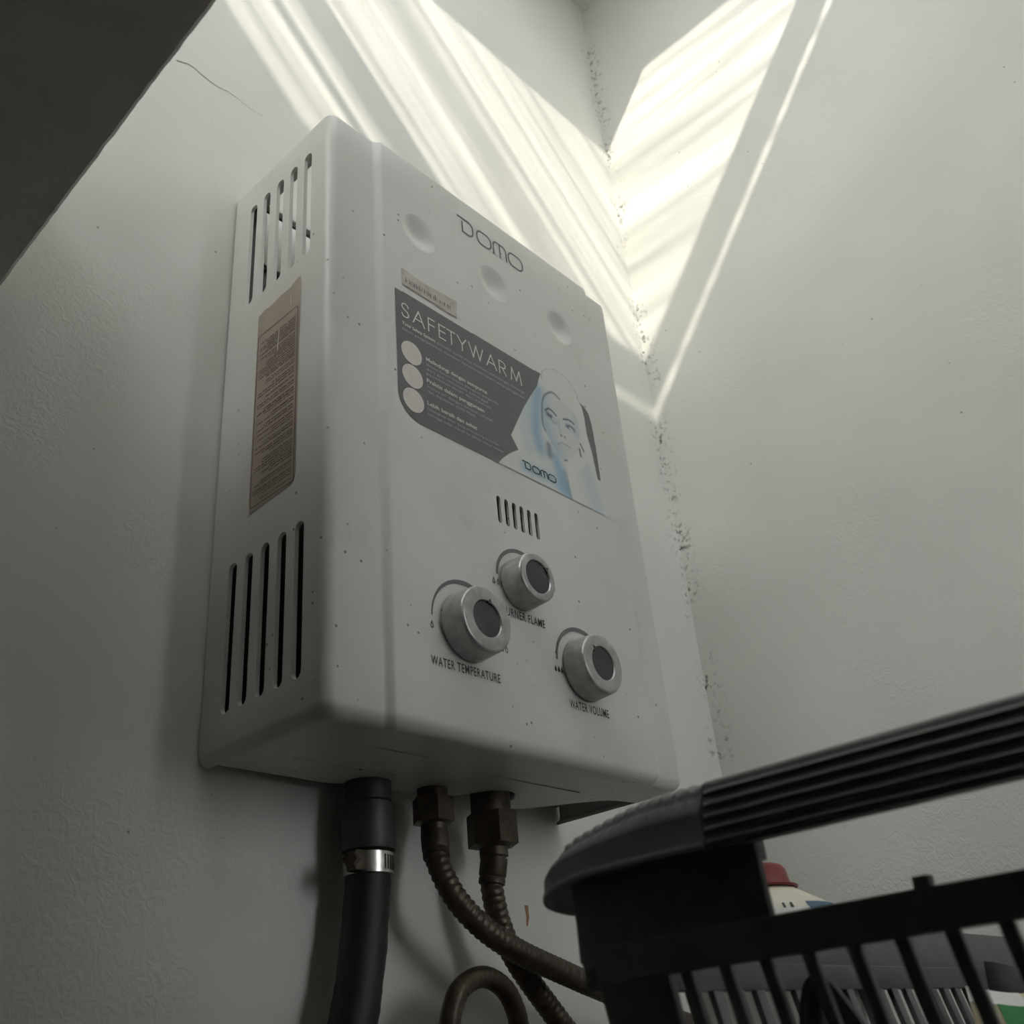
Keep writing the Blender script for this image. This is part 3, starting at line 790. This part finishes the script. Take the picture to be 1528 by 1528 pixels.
line('Total Safety System,', 58.3, 89.5, 281.2, 2.7, 'print_white', 0.015)
line('proteksi ganda yang memberi perlindungan maksimal', 91.0, 181.0, 281.2, 2.4, 'print_pale')
line('dalam pengoperasian, memberi kenyamanan dalam setiap penggunaan', 58.1, 181.0, 276.4, 2.4, 'print_pale')
line('Melindungi dengan sempurna', 79.2, 138.7, 260.6, 3.3, 'print_white', 0.015)
line('Water heater Domo dilengkapi pengaman', 79.0, 149.6, 256.4, 2.2, 'print_pale')
line('dan gas otomatis sehingga', 79.0, 139.0, 252.6, 2.2, 'print_pale')
line('pemakaian aman dan nyaman', 79.0, 141.0, 248.8, 2.2, 'print_pale')
line('Praktis dalam penggunaan', 78.9, 134.1, 242.4, 3.3, 'print_white', 0.015)
line('Hanya air dengan tekanan rendah', 79.2, 142.0, 238.0, 2.2, 'print_pale')
line('dan digunakan (0.02 Mpa)', 79.2, 124.0, 234.0, 2.2, 'print_pale')
line('Lebih bersih dan sehat', 78.4, 125.1, 223.6, 3.3, 'print_white', 0.015)
line('Dilengkapi filter yang menyaring kotoran', 78.2, 146.0, 219.4, 2.2, 'print_pale')
line('sehingga tidak masuk ke dalam water heater', 78.0, 151.5, 215.4, 2.2, 'print_pale')
domo(0.1712, 0.2072, 0.2122, 0.2178, 0.0010, 'print_black', st, SY)
# ---- peeling bar sticker above the poster
pv = [(60.2, 333.2), (74, 331.6), (86, 331.2), (100, 332.6), (114.1, 333.2), (112.9, 317.0), (108, 317.0), (105.5, 315.6), (101.5, 316.4), (90, 317.2), (60.2, 317.4)]
bs = mesh('bar_sticker', [(x * mm, PY - 0.0003, z * mm) for x, z in pv], [tuple(range(len(pv)))], 'sticker_pink', heater)
bb = Bag(); rr = random.Random(11)
x = 63.5
while x < 108.5:
    if rr.random() < 0.80:
        h = rr.uniform(3.2, 5.2); stroke(bb, [(x * mm, 321.0 * mm), (x * mm, (321.0 + h) * mm)], rr.choice((0.5, 0.8, 1.1)) * mm, PY - 0.0005, caps=0)
    if rr.random() < 0.5: stroke(bb, [(x * mm, (321.2 + rr.uniform(0, 3.5)) * mm), ((x + 1.4) * mm, (321.4 + rr.uniform(0, 3.5)) * mm)], 0.5 * mm, PY - 0.0005, caps=0)
    x += rr.choice((1.5, 1.9, 2.4, 3.2))
stroke(bb, [(60.4 * mm, 317.8 * mm), (101 * mm, 317.7 * mm), (105 * mm, 316.4 * mm), (112.7 * mm, 317.4 * mm)], 0.45 * mm, PY - 0.0005)
mesh('bar_marks', bb.v, bb.f, 'sticker_ink', bs)
# ---- brown instruction label on the left side
def side_poly(name, pts, mat, parent, x): return mesh(name, [(x, y * mm, z * mm) for y, z in pts], [tuple(range(len(pts)))], mat, parent)
lab = side_poly('instruction_label', [(-40.5, 306), (-47, 308), (-56, 307.2), (-66, 309), (-76, 308.6), (-85.5, 312), (-88.4, 311.4), (-88.6, 300), (-88.0, 240), (-87.6, 155), (-86.2, 151.5), (-82, 150.2), (-41, 148.0), (-40.2, 160), (-40.3, 240)], 'label_brown', heater, -0.0003)
tag(lab, 'brown faded instruction label on the left side')
lb = Bag()
def side_stroke(bag, pts, wd, x=-0.0005):
    b = Bag(); stroke(b, [(y * mm, z * mm) for y, z in pts], wd * mm, 0.0, caps=0)
    bag.add([Vector((x, v.x, v.z)) for v in b.v], b.f)
def side_loop(pts, wd):
    b = Bag(); stroke(b, [(y * mm, z * mm) for y, z in pts], wd * mm, 0.0, closed=True); lb.add([Vector((-0.0005, v.x, v.z)) for v in b.v], b.f)
side_loop(rrect(-86.3, -42.0, 151.5, 287, 2, 2, 4), 0.8)
rr = random.Random(5)
z = 279.0
while z > 154:
    gap = rr.choice((1.9, 1.9, 2.1, 3.6))
    y = -84.0; end = -44.5 - rr.choice((0, 0, 0, 8, 16))
    wdt = rr.choice((0.8, 1.0, 1.2))
    while y < end:
        L = rr.uniform(2.0, 8.5); side_stroke(lb, [(y, z), (min(y + L, end), z)], wdt); y += L + rr.uniform(0.5, 1.1)
    z -= gap
mesh('label_rows', lb.v, lb.f, 'label_ink', lab)
wb_ = Bag(); side_stroke(wb_, [(-66.0, 279), (-65.2, 262)], 0.8, -0.0007); side_stroke(wb_, [(-78.5, 300), (-78.4, 293)], 0.5, -0.0007)
mesh('scratch', wb_.v, wb_.f, 'print_white', lab)

# ---- pipe stubs under the heater
lathe('gas_inlet', [(0.0145, 0.010), (0.0145, -0.012), (0.0165, -0.014), (0.0168, -0.038), (0.0160, -0.0415), (0.0125, -0.0425), (0.0125, -0.05)], (0.1050, -0.0255, 0), (0, 0, 1), 'fitting_grey', heater, 32)
def hexmod(j, r, th):
    return r * (1.0 / max(0.87, math.cos((th % (math.pi / 3)) - math.pi / 6)))
lathe('water_inlet', [(0.0100, 0.010), (0.0100, -0.006), (0.0120, -0.0065), (0.0120, -0.0215), (0.0085, -0.0225), (0.0085, -0.028)], (0.1515, -0.0345, 0), (0, 0, 1), 'brass_dull', heater, 36, mod=lambda j, r, th: hexmod(j, r, th) if j in (2, 3) else r)
lathe('water_outlet', [(0.0135, 0.010), (0.0135, -0.012), (0.0150, -0.0125), (0.0150, -0.033), (0.0095, -0.0345), (0.0095, -0.040)], (0.1985, -0.0410, 0), (0, 0, 1), 'brass_dull', heater, 36, mod=lambda j, r, th: hexmod(j, r, th) if j in (2, 3) else r)

# ================================================================= hoses
gh = tag(empty('gas_hose', (0.1, -0.0255, -0.05)), 'thick black-green rubber gas hose held by a steel clamp', 'hose')
path = resample(catmull([(0.1050, -0.0255, -0.0435), (0.1043, -0.0255, -0.056), (0.1020, -0.026, -0.075), (0.0985, -0.027, -0.097), (0.0925, -0.028, -0.125), (0.083, -0.029, -0.155), (0.068, -0.030, -0.20), (0.05, -0.030, -0.30), (0.04, -0.030, -0.45)], 20), 0.003)
pr = random.Random(2); nz = [pr.uniform(-1, 1) for _ in range(400)]
tube('hose', path, lambda s, th: 0.0136 + 0.00035 * nz[int(s * 300) % 400], 'gas_hose_rubber', gh, 28)
# worm-drive clamp: band with slots, screw housing, screw
cl = lathe('clamp', [(0.0138, -0.006), (0.0150, -0.006), (0.0150, 0.006), (0.0138, 0.006)], (0.1045, -0.0255, -0.0495), (0, 0, 1), 'clamp_steel', gh, 48)
for k in range(9):
    a = math.radians(-88 + k * 9.0)
    c = Vector((0.1045 + 0.01505 * math.cos(a), -0.0255 + 0.01505 * math.sin(a), -0.0495)); t = Vector((-math.sin(a), math.cos(a), 0)); n = Vector((math.cos(a), math.sin(a), 0))
    q = [c + t * sx_ * 0.0005 + Vector((0, 0, sz_ * 0.0042)) for sx_, sz_ in ((-1, -1), (1, -1), (1, 1), (-1, 1))]
    V, F = loft([[p + n * 0.0002 for p in q], [p - n * 0.001 for p in q]]); mesh('band_slot', V, F, 'dark_interior', cl)
box('screw_housing', (0.0845, -0.0385, -0.0555), (0.0935, -0.029, -0.0435), 'brass_dull', cl, 0.0015)
lathe('screw', [(0.0045, 0), (0.0052, 0.001), (0.0052, 0.005), (0.0035, 0.0062), (0.0002, 0.0062)], (0.086, -0.0335, -0.0495), (-0.75, -0.66, 0), 'brass_dull', cl, 6)

def braided(name, pts, r, label, mat='braid_brown', step=0.0012, ridge=0.075, pitch=0.0046, ferrule=True, cat='hose'):
    root = tag(empty(name, pts[0]), label, cat); root.location = (0, 0, 0)
    path = resample(catmull(pts, 24), step)
    def rf(s, th):
        v = math.sin(2 * math.pi * s / pitch + th) + math.sin(2 * math.pi * s / pitch - th)
        return r * (1 + ridge * 0.5 * v)
    tube('braid', path, rf, mat, root, 20, 80)
    if ferrule:
        p = path[0]; d = (path[min(14, len(path) - 1)] - p).normalized()
        lathe('ferrule', [(r * 1.02, 0.0002), (r * 1.22, 0.0004), (r * 1.22, 0.011), (r * 1.10, 0.0125), (r * 1.18, 0.0135), (r * 1.18, 0.0165), (r * 1.0, 0.0175)], p, d, 'brass_dull', root, 28)
    return root
braided('braided_hose', [(0.1515, -0.0345, -0.0285), (0.1490, -0.037, -0.038), (0.1475, -0.043, -0.052), (0.1535, -0.050, -0.0705), (0.1705, -0.054, -0.0862), (0.1980, -0.0555, -0.0990), (0.2340, -0.0555, -0.1093), (0.2800, -0.0555, -0.1216), (0.352, -0.056, -0.140), (0.43, -0.06, -0.16), (0.50, -0.06, -0.20), (0.52, -0.06, -0.30)], 0.0072, 'rusty braided water hose curving right across the other hose')
braided('braided_hose', [(0.1985, -0.0410, -0.0405), (0.1972, -0.0405, -0.047), (0.1965, -0.0390, -0.058), (0.2040, -0.0370, -0.0810), (0.2200, -0.0360, -0.1045), (0.2575, -0.0350, -0.1395), (0.30, -0.035, -0.18), (0.33, -0.035, -0.30)], 0.0074, 'rusty braided water hose dropping behind the one that curves right')
lo = braided('looped_hose', [(0.1365, -0.050, -0.30), (0.1385, -0.050, -0.20), (0.1410, -0.050, -0.1480), (0.1456, -0.050, -0.1285), (0.1550, -0.050, -0.1178), (0.1712, -0.050, -0.1130), (0.1872, -0.050, -0.1180), (0.1968, -0.050, -0.1290), (0.2008, -0.050, -0.1460), (0.204, -0.050, -0.20), (0.206, -0.050, -0.30)], 0.0062, 'rusty hose bent in an upside-down U below the heater', ridge=0.03, ferrule=False)

# ================================================================= basket
BASK = 'basket_plastic'
bk = tag(empty('plastic_basket', (0, 0, 0)), 'dark grey slatted plastic basket with a ribbed grip handle', 'basket')
BX0, BX1 = 0.0, 0.455            # near and far side, at the rim
BY1, BY0 = -0.263, -0.615        # end towards the heater, end behind the frame
ZR0, ZR1 = -0.142, -0.130        # rim band
ZB = -0.300                      # underside
TAP = 0.20                       # inward lean per metre of drop
def lean(z): return max(0.0, (ZR0 - z)) * TAP
# grip: ribbed bar above the rim
def grip_sections():
    secs = []
    n = 61
    for y in (-0.330, -0.334, -0.45, -0.545, -0.549):
        s = []
        small = y in (-0.330, -0.549)
        # outer flank from the bottom up, five ribs
        for k in range(n):
            t = k / (n - 1); z = -0.1085 + t * 0.0205
            rib = 0.0014 * max(0.0, math.cos(2 * math.pi * (t * 5.0 - 0.5))) if not small else 0.0
            x = -0.0095 + 0.0045 * t ** 2 - rib
            s.append(Vector((x, y, z)))
        for k in range(1, 10):
            a = math.pi - (math.pi / 2) * k / 9
            s.append(Vector((0.001 + 0.006 * math.cos(a), y, -0.088 + 0.0032 * math.sin(a))))
        for k in range(1, 10):
            a = math.pi / 2 - (math.pi / 2) * k / 9
            s.append(Vector((0.020 + 0.007 * math.cos(a), y, -0.091 + 0.0062 * math.sin(a))))
        s.append(Vector((0.029, y, -0.099)))
        s.append(Vector((0.024, y, -0.099))); s.append(Vector((0.021, y, -0.096))); s.append(Vector((0.000, y, -0.096))); s.append(Vector((-0.004, y, -0.1085)))
        secs.append(s)
    return secs
V, F = loft(grip_sections()); mesh('grip', V, F, BASK, bk, 50)
# swept corner cap of the handle, with cross ridges along its top
def cap_sections(sign=1):
    plan = [(-0.330, -0.0098, 0.029), (-0.320, -0.0105, 0.030), (-0.310, -0.0108, 0.033), (-0.300, -0.0110, 0.038), (-0.290, -0.0108, 0.045), (-0.282, -0.0104, 0.050), (-0.274, -0.0096, 0.053), (-0.266, -0.0080, 0.056), (-0.259, -0.0055, 0.057), (-0.253, -0.0015, 0.058), (-0.248, 0.0040, 0.058), (-0.2445, 0.0095, 0.057), (-0.2415, 0.0165, 0.055), (-0.2395, 0.0240, 0.052), (-0.2382, 0.0310, 0.048)]
    top = {-0.330: -0.0852, -0.310: -0.0852, -0.300: -0.0858, -0.285: -0.0880, -0.270: -0.0905, -0.262: -0.0925, -0.255: -0.0955, -0.250: -0.0985, -0.245: -0.1035, -0.241: -0.1090, -0.237: -0.1130}
    ks = sorted(top)
    ys = np.concatenate([np.arange(-0.330, -0.255, 0.0007), np.linspace(-0.255, -0.2382, 14)])
    secs = []
    for y in ys:
        x0 = np.interp(y, [p[0] for p in plan], [p[1] for p in plan]); x1 = np.interp(y, [p[0] for p in plan], [p[2] for p in plan])
        zt_ = np.interp(y, ks, [top[k] for k in ks])
        zb_ = -0.1085 - 0.0045 * max(0.0, (y + 0.285) / 0.047) ** 1.5
        zt_ = max(zt_, zb_ + 0.0035)
        h = zt_ - zb_
        rg = 0.0011 * max(0.0, math.sin(2 * math.pi * (y + 0.331) / 0.0054)) ** 1.0 if y < -0.262 else 0.0
        lip = 0.0012
        s = [Vector((x0 - lip, y, zb_)), Vector((x0 - lip * 1.2, y, zb_ + min(0.0012, h * 0.2))), Vector((x0 - lip * 0.6, y, zb_ + min(0.0024, h * 0.35))), Vector((x0, y, zb_ + min(0.0034, h * 0.45)))]
        wd_ = x1 - x0
        for k in range(8):
            t = k / 7; z = zb_ + h * (0.48 + 0.30 * t); s.append(Vector((x0 + wd_ * 0.10 * t ** 1.5 - rg * max(0, t - 0.35), y, z)))
        for k in range(1, 9):
            a = math.pi - math.pi / 2 * k / 8
            s.append(Vector((x0 + wd_ * 0.10 + wd_ * 0.25 + wd_ * 0.25 * math.cos(a) - rg * 0.5 * (1 - k / 8), y, zb_ + h * 0.78 + h * 0.22 * math.sin(a) + rg * (1 - 0.4 * k / 8))))
        for k in range(1, 9):
            a = math.pi / 2 - math.pi / 2 * k / 8
            s.append(Vector((x1 - wd_ * 0.25 + wd_ * 0.25 * math.cos(a), y, zb_ + h * 0.55 + h * 0.45 * math.sin(a))))
        s.append(Vector((x1, y, zb_))); s.append(Vector((x1 - 0.003, y, zb_))); s.append(Vector((x1 - 0.004, y, zb_ + h * 0.3))); s.append(Vector((x0 + 0.004, y, zb_ + h * 0.3))); s.append(Vector((x0 + 0.002, y, zb_)))
        secs.append(s)
    return secs
CS = cap_sections()
V, F = loft(CS); mesh('handle_end', V, F, BASK, bk, 50)
V, F = loft([[Vector((p.x, 2 * -0.4395 - p.y, p.z)) for p in s] for s in CS]); mesh('handle_end', V, F, BASK, bk, 50)
# corner blocks between handle and rim, then the corner posts below
def slab_xyz(name, quad_top, quad_bot, bevel=0.0015):
    bm = bmesh.new(); a = [bm.verts.new(p) for p in quad_top]; b = [bm.verts.new(p) for p in quad_bot]
    bm.faces.new(a); bm.faces.new(list(reversed(b)))
    n = len(a)
    for i in range(n): bm.faces.new((a[i], b[i], b[(i + 1) % n], a[(i + 1) % n]))
    bmesh.ops.bevel(bm, geom=list(bm.edges), offset=bevel, segments=2, affect='EDGES', profile=0.6)
    return from_bm(name, bm, BASK, bk, 40)
def rect(x0, x1, y0, y1, z): return [Vector((x0, y0, z)), Vector((x1, y0, z)), Vector((x1, y1, z)), Vector((x0, y1, z))]
for s in (1, -1):
    def Y(y): return y if s == 1 else 2 * -0.4395 - y
    def R(x0, x1, y0, y1, z): return rect(x0, x1, min(Y(y0), Y(y1)), max(Y(y0), Y(y1)), z)
    slab_xyz('corner_block', R(0.0, 0.004, -0.342, -0.2635, -0.105), R(0.0, 0.004, -0.3435, -0.2655, -0.1365))
    slab_xyz('corner_post', R(0.0005, 0.0045, -0.3005, -0.270, -0.136), R(0.0005 + lean(ZB), 0.0045 + lean(ZB), -0.304, -0.280, ZB))
slab_xyz('rim', rect(-0.002, 0.004, -0.609, -0.270, ZR1), rect(-0.001, 0.004, -0.605, -0.274, ZR0), 0.0012)
box('rim_nub', (-0.0018, -0.3956, ZR1 - 0.001), (0.003, -0.3906, -0.1268), BASK, bk, 0.0006)
# side slats, near and far
def add_slat(p_top, p_bot, along, half, thick, name='slat'):
    al = Vector(along) * half; th = Vector(thick)
    return slab_xyz(name, [p_top - al, p_top + al, p_top + al + th, p_top - al + th], [p_bot - al, p_bot + al, p_bot + al + th, p_bot - al + th], 0.0006)
k = 0
ysl = [-0.3078 - 0.01485 * i for i in range(18)]
for y in ysl:
    add_slat(Vector((0.0005, y, ZR0 + 0.001)), Vector((0.0005 + lean(ZB), y - 0.012, ZB)), (0, 1, 0), 0.0021, (0.003, 0, 0))
slab_xyz('rim', rect(BX1 - 0.004, BX1 + 0.002, -0.609, -0.270, ZR1), rect(BX1 - 0.004, BX1 + 0.001, -0.605, -0.274, ZR0), 0.0012)
for y in [-0.275 - 0.0165 * i for i in range(21)]:
    add_slat(Vector((BX1 - 0.0035, y, ZR0 + 0.001)), Vector((BX1 - 0.0035 - lean(ZB), y, ZB)), (0, 1, 0), 0.0026, (0.003, 0, 0))
# ends: solid upper panel, ledge, band, slats
for s in (1, -1):
    def Y(y): return y if s == 1 else 2 * -0.4395 - y
    def R(x0, x1, y0, y1, z): return rect(x0, x1, min(Y(y0), Y(y1)), max(Y(y0), Y(y1)), z)
    slab_xyz('end_panel', R(0.004, BX1, -0.2650, -0.2615, -0.113), R(0.004, BX1, -0.2650, -0.2615, ZR0 + 0.008), 0.0008)
    slab_xyz('end_rim', R(0.004, BX1, -0.2715, -0.2625, -0.1335), R(0.004, BX1, -0.2700, -0.2635, -0.1438), 0.0009)
    for i in range(27):
        x = 0.014 + i * 0.0165
        add_slat(Vector((x, Y(-0.2675) - 0.0015, ZR0)), Vector((x, Y(-0.2675 - lean(ZB)) - 0.0015, ZB)), (1, 0, 0), 0.0036, (0, 0.003, 0))
slab_xyz('base', rect(0.030, BX1 - 0.03, -0.585, -0.295, ZB + 0.005), rect(0.032, BX1 - 0.032, -0.583, -0.297, ZB - 0.0005), 0.001)

# ---- things in the basket
bt = tag(empty('cleaner_bottle', (0, 0, 0)), 'cream bottle with a red cap standing behind the basket', 'bottle')
BC = (0.2195, -0.2160); LEDGE = ZB - 0.001
SH = [(0.0430, -0.1115), (0.0420, -0.1050), (0.0388, -0.1010), (0.0205, -0.0900)]
lathe('bottle_body', [(0.040, LEDGE), (0.043, LEDGE + 0.004), (0.043, -0.16)] + SH + [(0.0150, -0.0880), (0.0150, -0.0855)], (*BC, 0), (0, 0, 1), 'bottle_cream', bt, 48, 30)
lathe('cap', [(0.0225, -0.0895), (0.0228, -0.0885), (0.0190, -0.0873), (0.0178, -0.0800), (0.0160, -0.0775), (0.0130, -0.0765), (0.0002, -0.0763)], (*BC, 0), (0, 0, 1), 'cap_red', bt, 40, 40)
def wrap(name, a0, a1, prof_, mat, parent, lift):
    V, F = [], []; n = 18
    for (r, z) in prof_:
        for k in range(n + 1):
            a = math.radians(a0 + (a1 - a0) * k / n); V.append(Vector((BC[0] + (r + lift) * math.cos(a), BC[1] + (r + lift) * math.sin(a), z)))
    for j in range(len(prof_) - 1):
        for k in range(n): F.append((j * (n + 1) + k, j * (n + 1) + k + 1, (j + 1) * (n + 1) + k + 1, (j + 1) * (n + 1) + k))
    return mesh(name, V, F, mat, parent, 40)
lbm = wrap('label', 150, 330, [(0.043, -0.25), (0.043, -0.16), SH[0], SH[1], (0.0375, -0.1001)], 'bottle_label', bt, 0.0003)
wrap('blue_patch', 246, 300, [SH[0], SH[1], (0.0384, -0.1007)], 'label_blue', lbm, 0.0006)
for a in (226, 232):
    wrap('print_mark', a, a + 2.0, [(0.0410, -0.1037), (0.0388, -0.1010)], 'print_black', lbm, 0.0006)

def pillow(name, lo, hi, mat, parent, yaw=0.0, tilt=0.0, seed=1, nx=22, nz_=22, crumple=0.12):
    """a filled, crumpled pouch: lens-shaped cross-section between pinched seams"""
    r = random.Random(seed); ph = [r.uniform(0, 6.28) for _ in range(8)]
    c = Vector([(lo[i] + hi[i]) / 2 for i in range(3)]); hw = [(hi[i] - lo[i]) / 2 for i in range(3)]
    V, F = [], []
    for side in (1, -1):
        for i in range(nx + 1):
            for j in range(nz_ + 1):
                u = -1 + 2 * i / nx; v = -1 + 2 * j / nz_
                t = max(0.0, (1 - u ** 4)) ** 0.7 * max(0.03, (1 - v ** 6)) ** 0.8
                if abs(u) == 1 or abs(v) == 1: t = 0.02
                cw = crumple * (math.sin(5 * u + ph[0] + 2 * v) + math.sin(7 * v + ph[1] - 3 * u) + 0.6 * math.sin(11 * u * v + ph[2]))
                y = side * hw[1] * t * (1 + cw * side) + hw[1] * 0.25 * math.sin(3 * v + ph[3])
                p = Vector((hw[0] * u * (1 - 0.06 * math.sin(2 * v + ph[4])), y, hw[2] * (v + 0.05 * math.sin(4 * u + ph[5]) * (1 if v > 0 else 0.2))))
                p = Matrix.Rotation(tilt, 3, 'X') @ p; p = Matrix.Rotation(yaw, 3, 'Z') @ p
                V.append(c + p)
    n = (nx + 1) * (nz_ + 1); o = 0
    for side in range(2):
        for i in range(nx):
            for j in range(nz_):
                a = side * n + i * (nz_ + 1) + j; F.append((a, a + nz_ + 1, a + nz_ + 2, a + 1))
    me_o = mesh(name, V, F, mat, parent, 60)
    bm = bmesh.new(); bm.from_mesh(me_o.data); bmesh.ops.remove_doubles(bm, verts=bm.verts, dist=0.0002); bmesh.ops.recalc_face_normals(bm, faces=bm.faces); bm.to_mesh(me_o.data); bm.free()
    return me_o
BZ = ZB + 0.009
r1 = tag(empty('detergent_pouch'), 'yellowed white refill pouch with a green patch in the basket', 'pouch')
YAW = math.radians(-47)
pp = pillow('pouch_body', (0.194, -0.3735, BZ), (0.294, -0.3395, -0.1495), 'pouch_yellow', r1, YAW, 0.0, 3)
def face_patch(name, body, sel, mat, parent, lift=0.0006):
    me = body.data; vs, fs, mp = [], [], {}
    for p in me.polygons:
        if sel(p.center, p.normal):
            f = []
            for vi in p.vertices:
                if vi not in mp: mp[vi] = len(vs); vs.append(me.vertices[vi].co + me.vertices[vi].normal * lift)
                f.append(mp[vi])
            fs.append(tuple(f))
    if fs: return mesh(name, vs, fs, mat, parent, 60)
PD = Vector((math.cos(YAW), math.sin(YAW), 0)); PS = Vector((0.244, -0.3565, 0)) - PD * 0.05
along = lambda c: (Vector(c) - PS).dot(PD)
face_patch('white_top', pp, lambda c, n: c.z > -0.1560 or along(c) > 0.032, 'pouch_white', r1, 0.0004)  # top rim paints in a highlight; the far part is plain white
face_patch('green_patch', pp, lambda c, n: n.dot(CAM - c) > 0 and 0.006 < along(c) < 0.024 and -0.180 < c.z < -0.1590, 'pouch_green', r1, 0.0009)
r2 = tag(pillow('rinse_pouch', (0.146, -0.354, BZ), (0.206, -0.330, -0.1690), 'pouch_white', None, YAW, 0.0, 8), 'white glossy pouch lying low in front of the green-patched one', 'pouch')
r3 = tag(pillow('coffee_pouch', (0.268, -0.352, BZ), (0.352, -0.318, -0.1385), 'pouch_dark', None, YAW, 0.0, 5), 'dark glossy pouch standing behind the green-patched one', 'pouch')
# black strap loop hanging inside the near side
sl = catmull([(0.075, -0.306, -0.215), (0.072, -0.308, -0.180), (0.071, -0.3115, -0.160), (0.070, -0.3175, -0.1475), (0.071, -0.3245, -0.1560), (0.073, -0.330, -0.172), (0.074, -0.334, -0.215), (0.070, -0.338, BZ + 0.004)], 10)
tag(tube('strap_loop', sl, lambda s, th: 0.0030 * (1.4 if abs(math.cos(th)) > 0.7 else 0.9), 'strap_black', None, 14), 'black rubber loop behind the near basket slats', 'strap')

# shelf under the basket
shl = struct(box('ledge', (-0.03, -0.72, ZB - 0.045), (XB, -0.14, ZB - 0.001), 'wood_shelf', None, 0.003))

print('objects', len(bpy.data.objects))
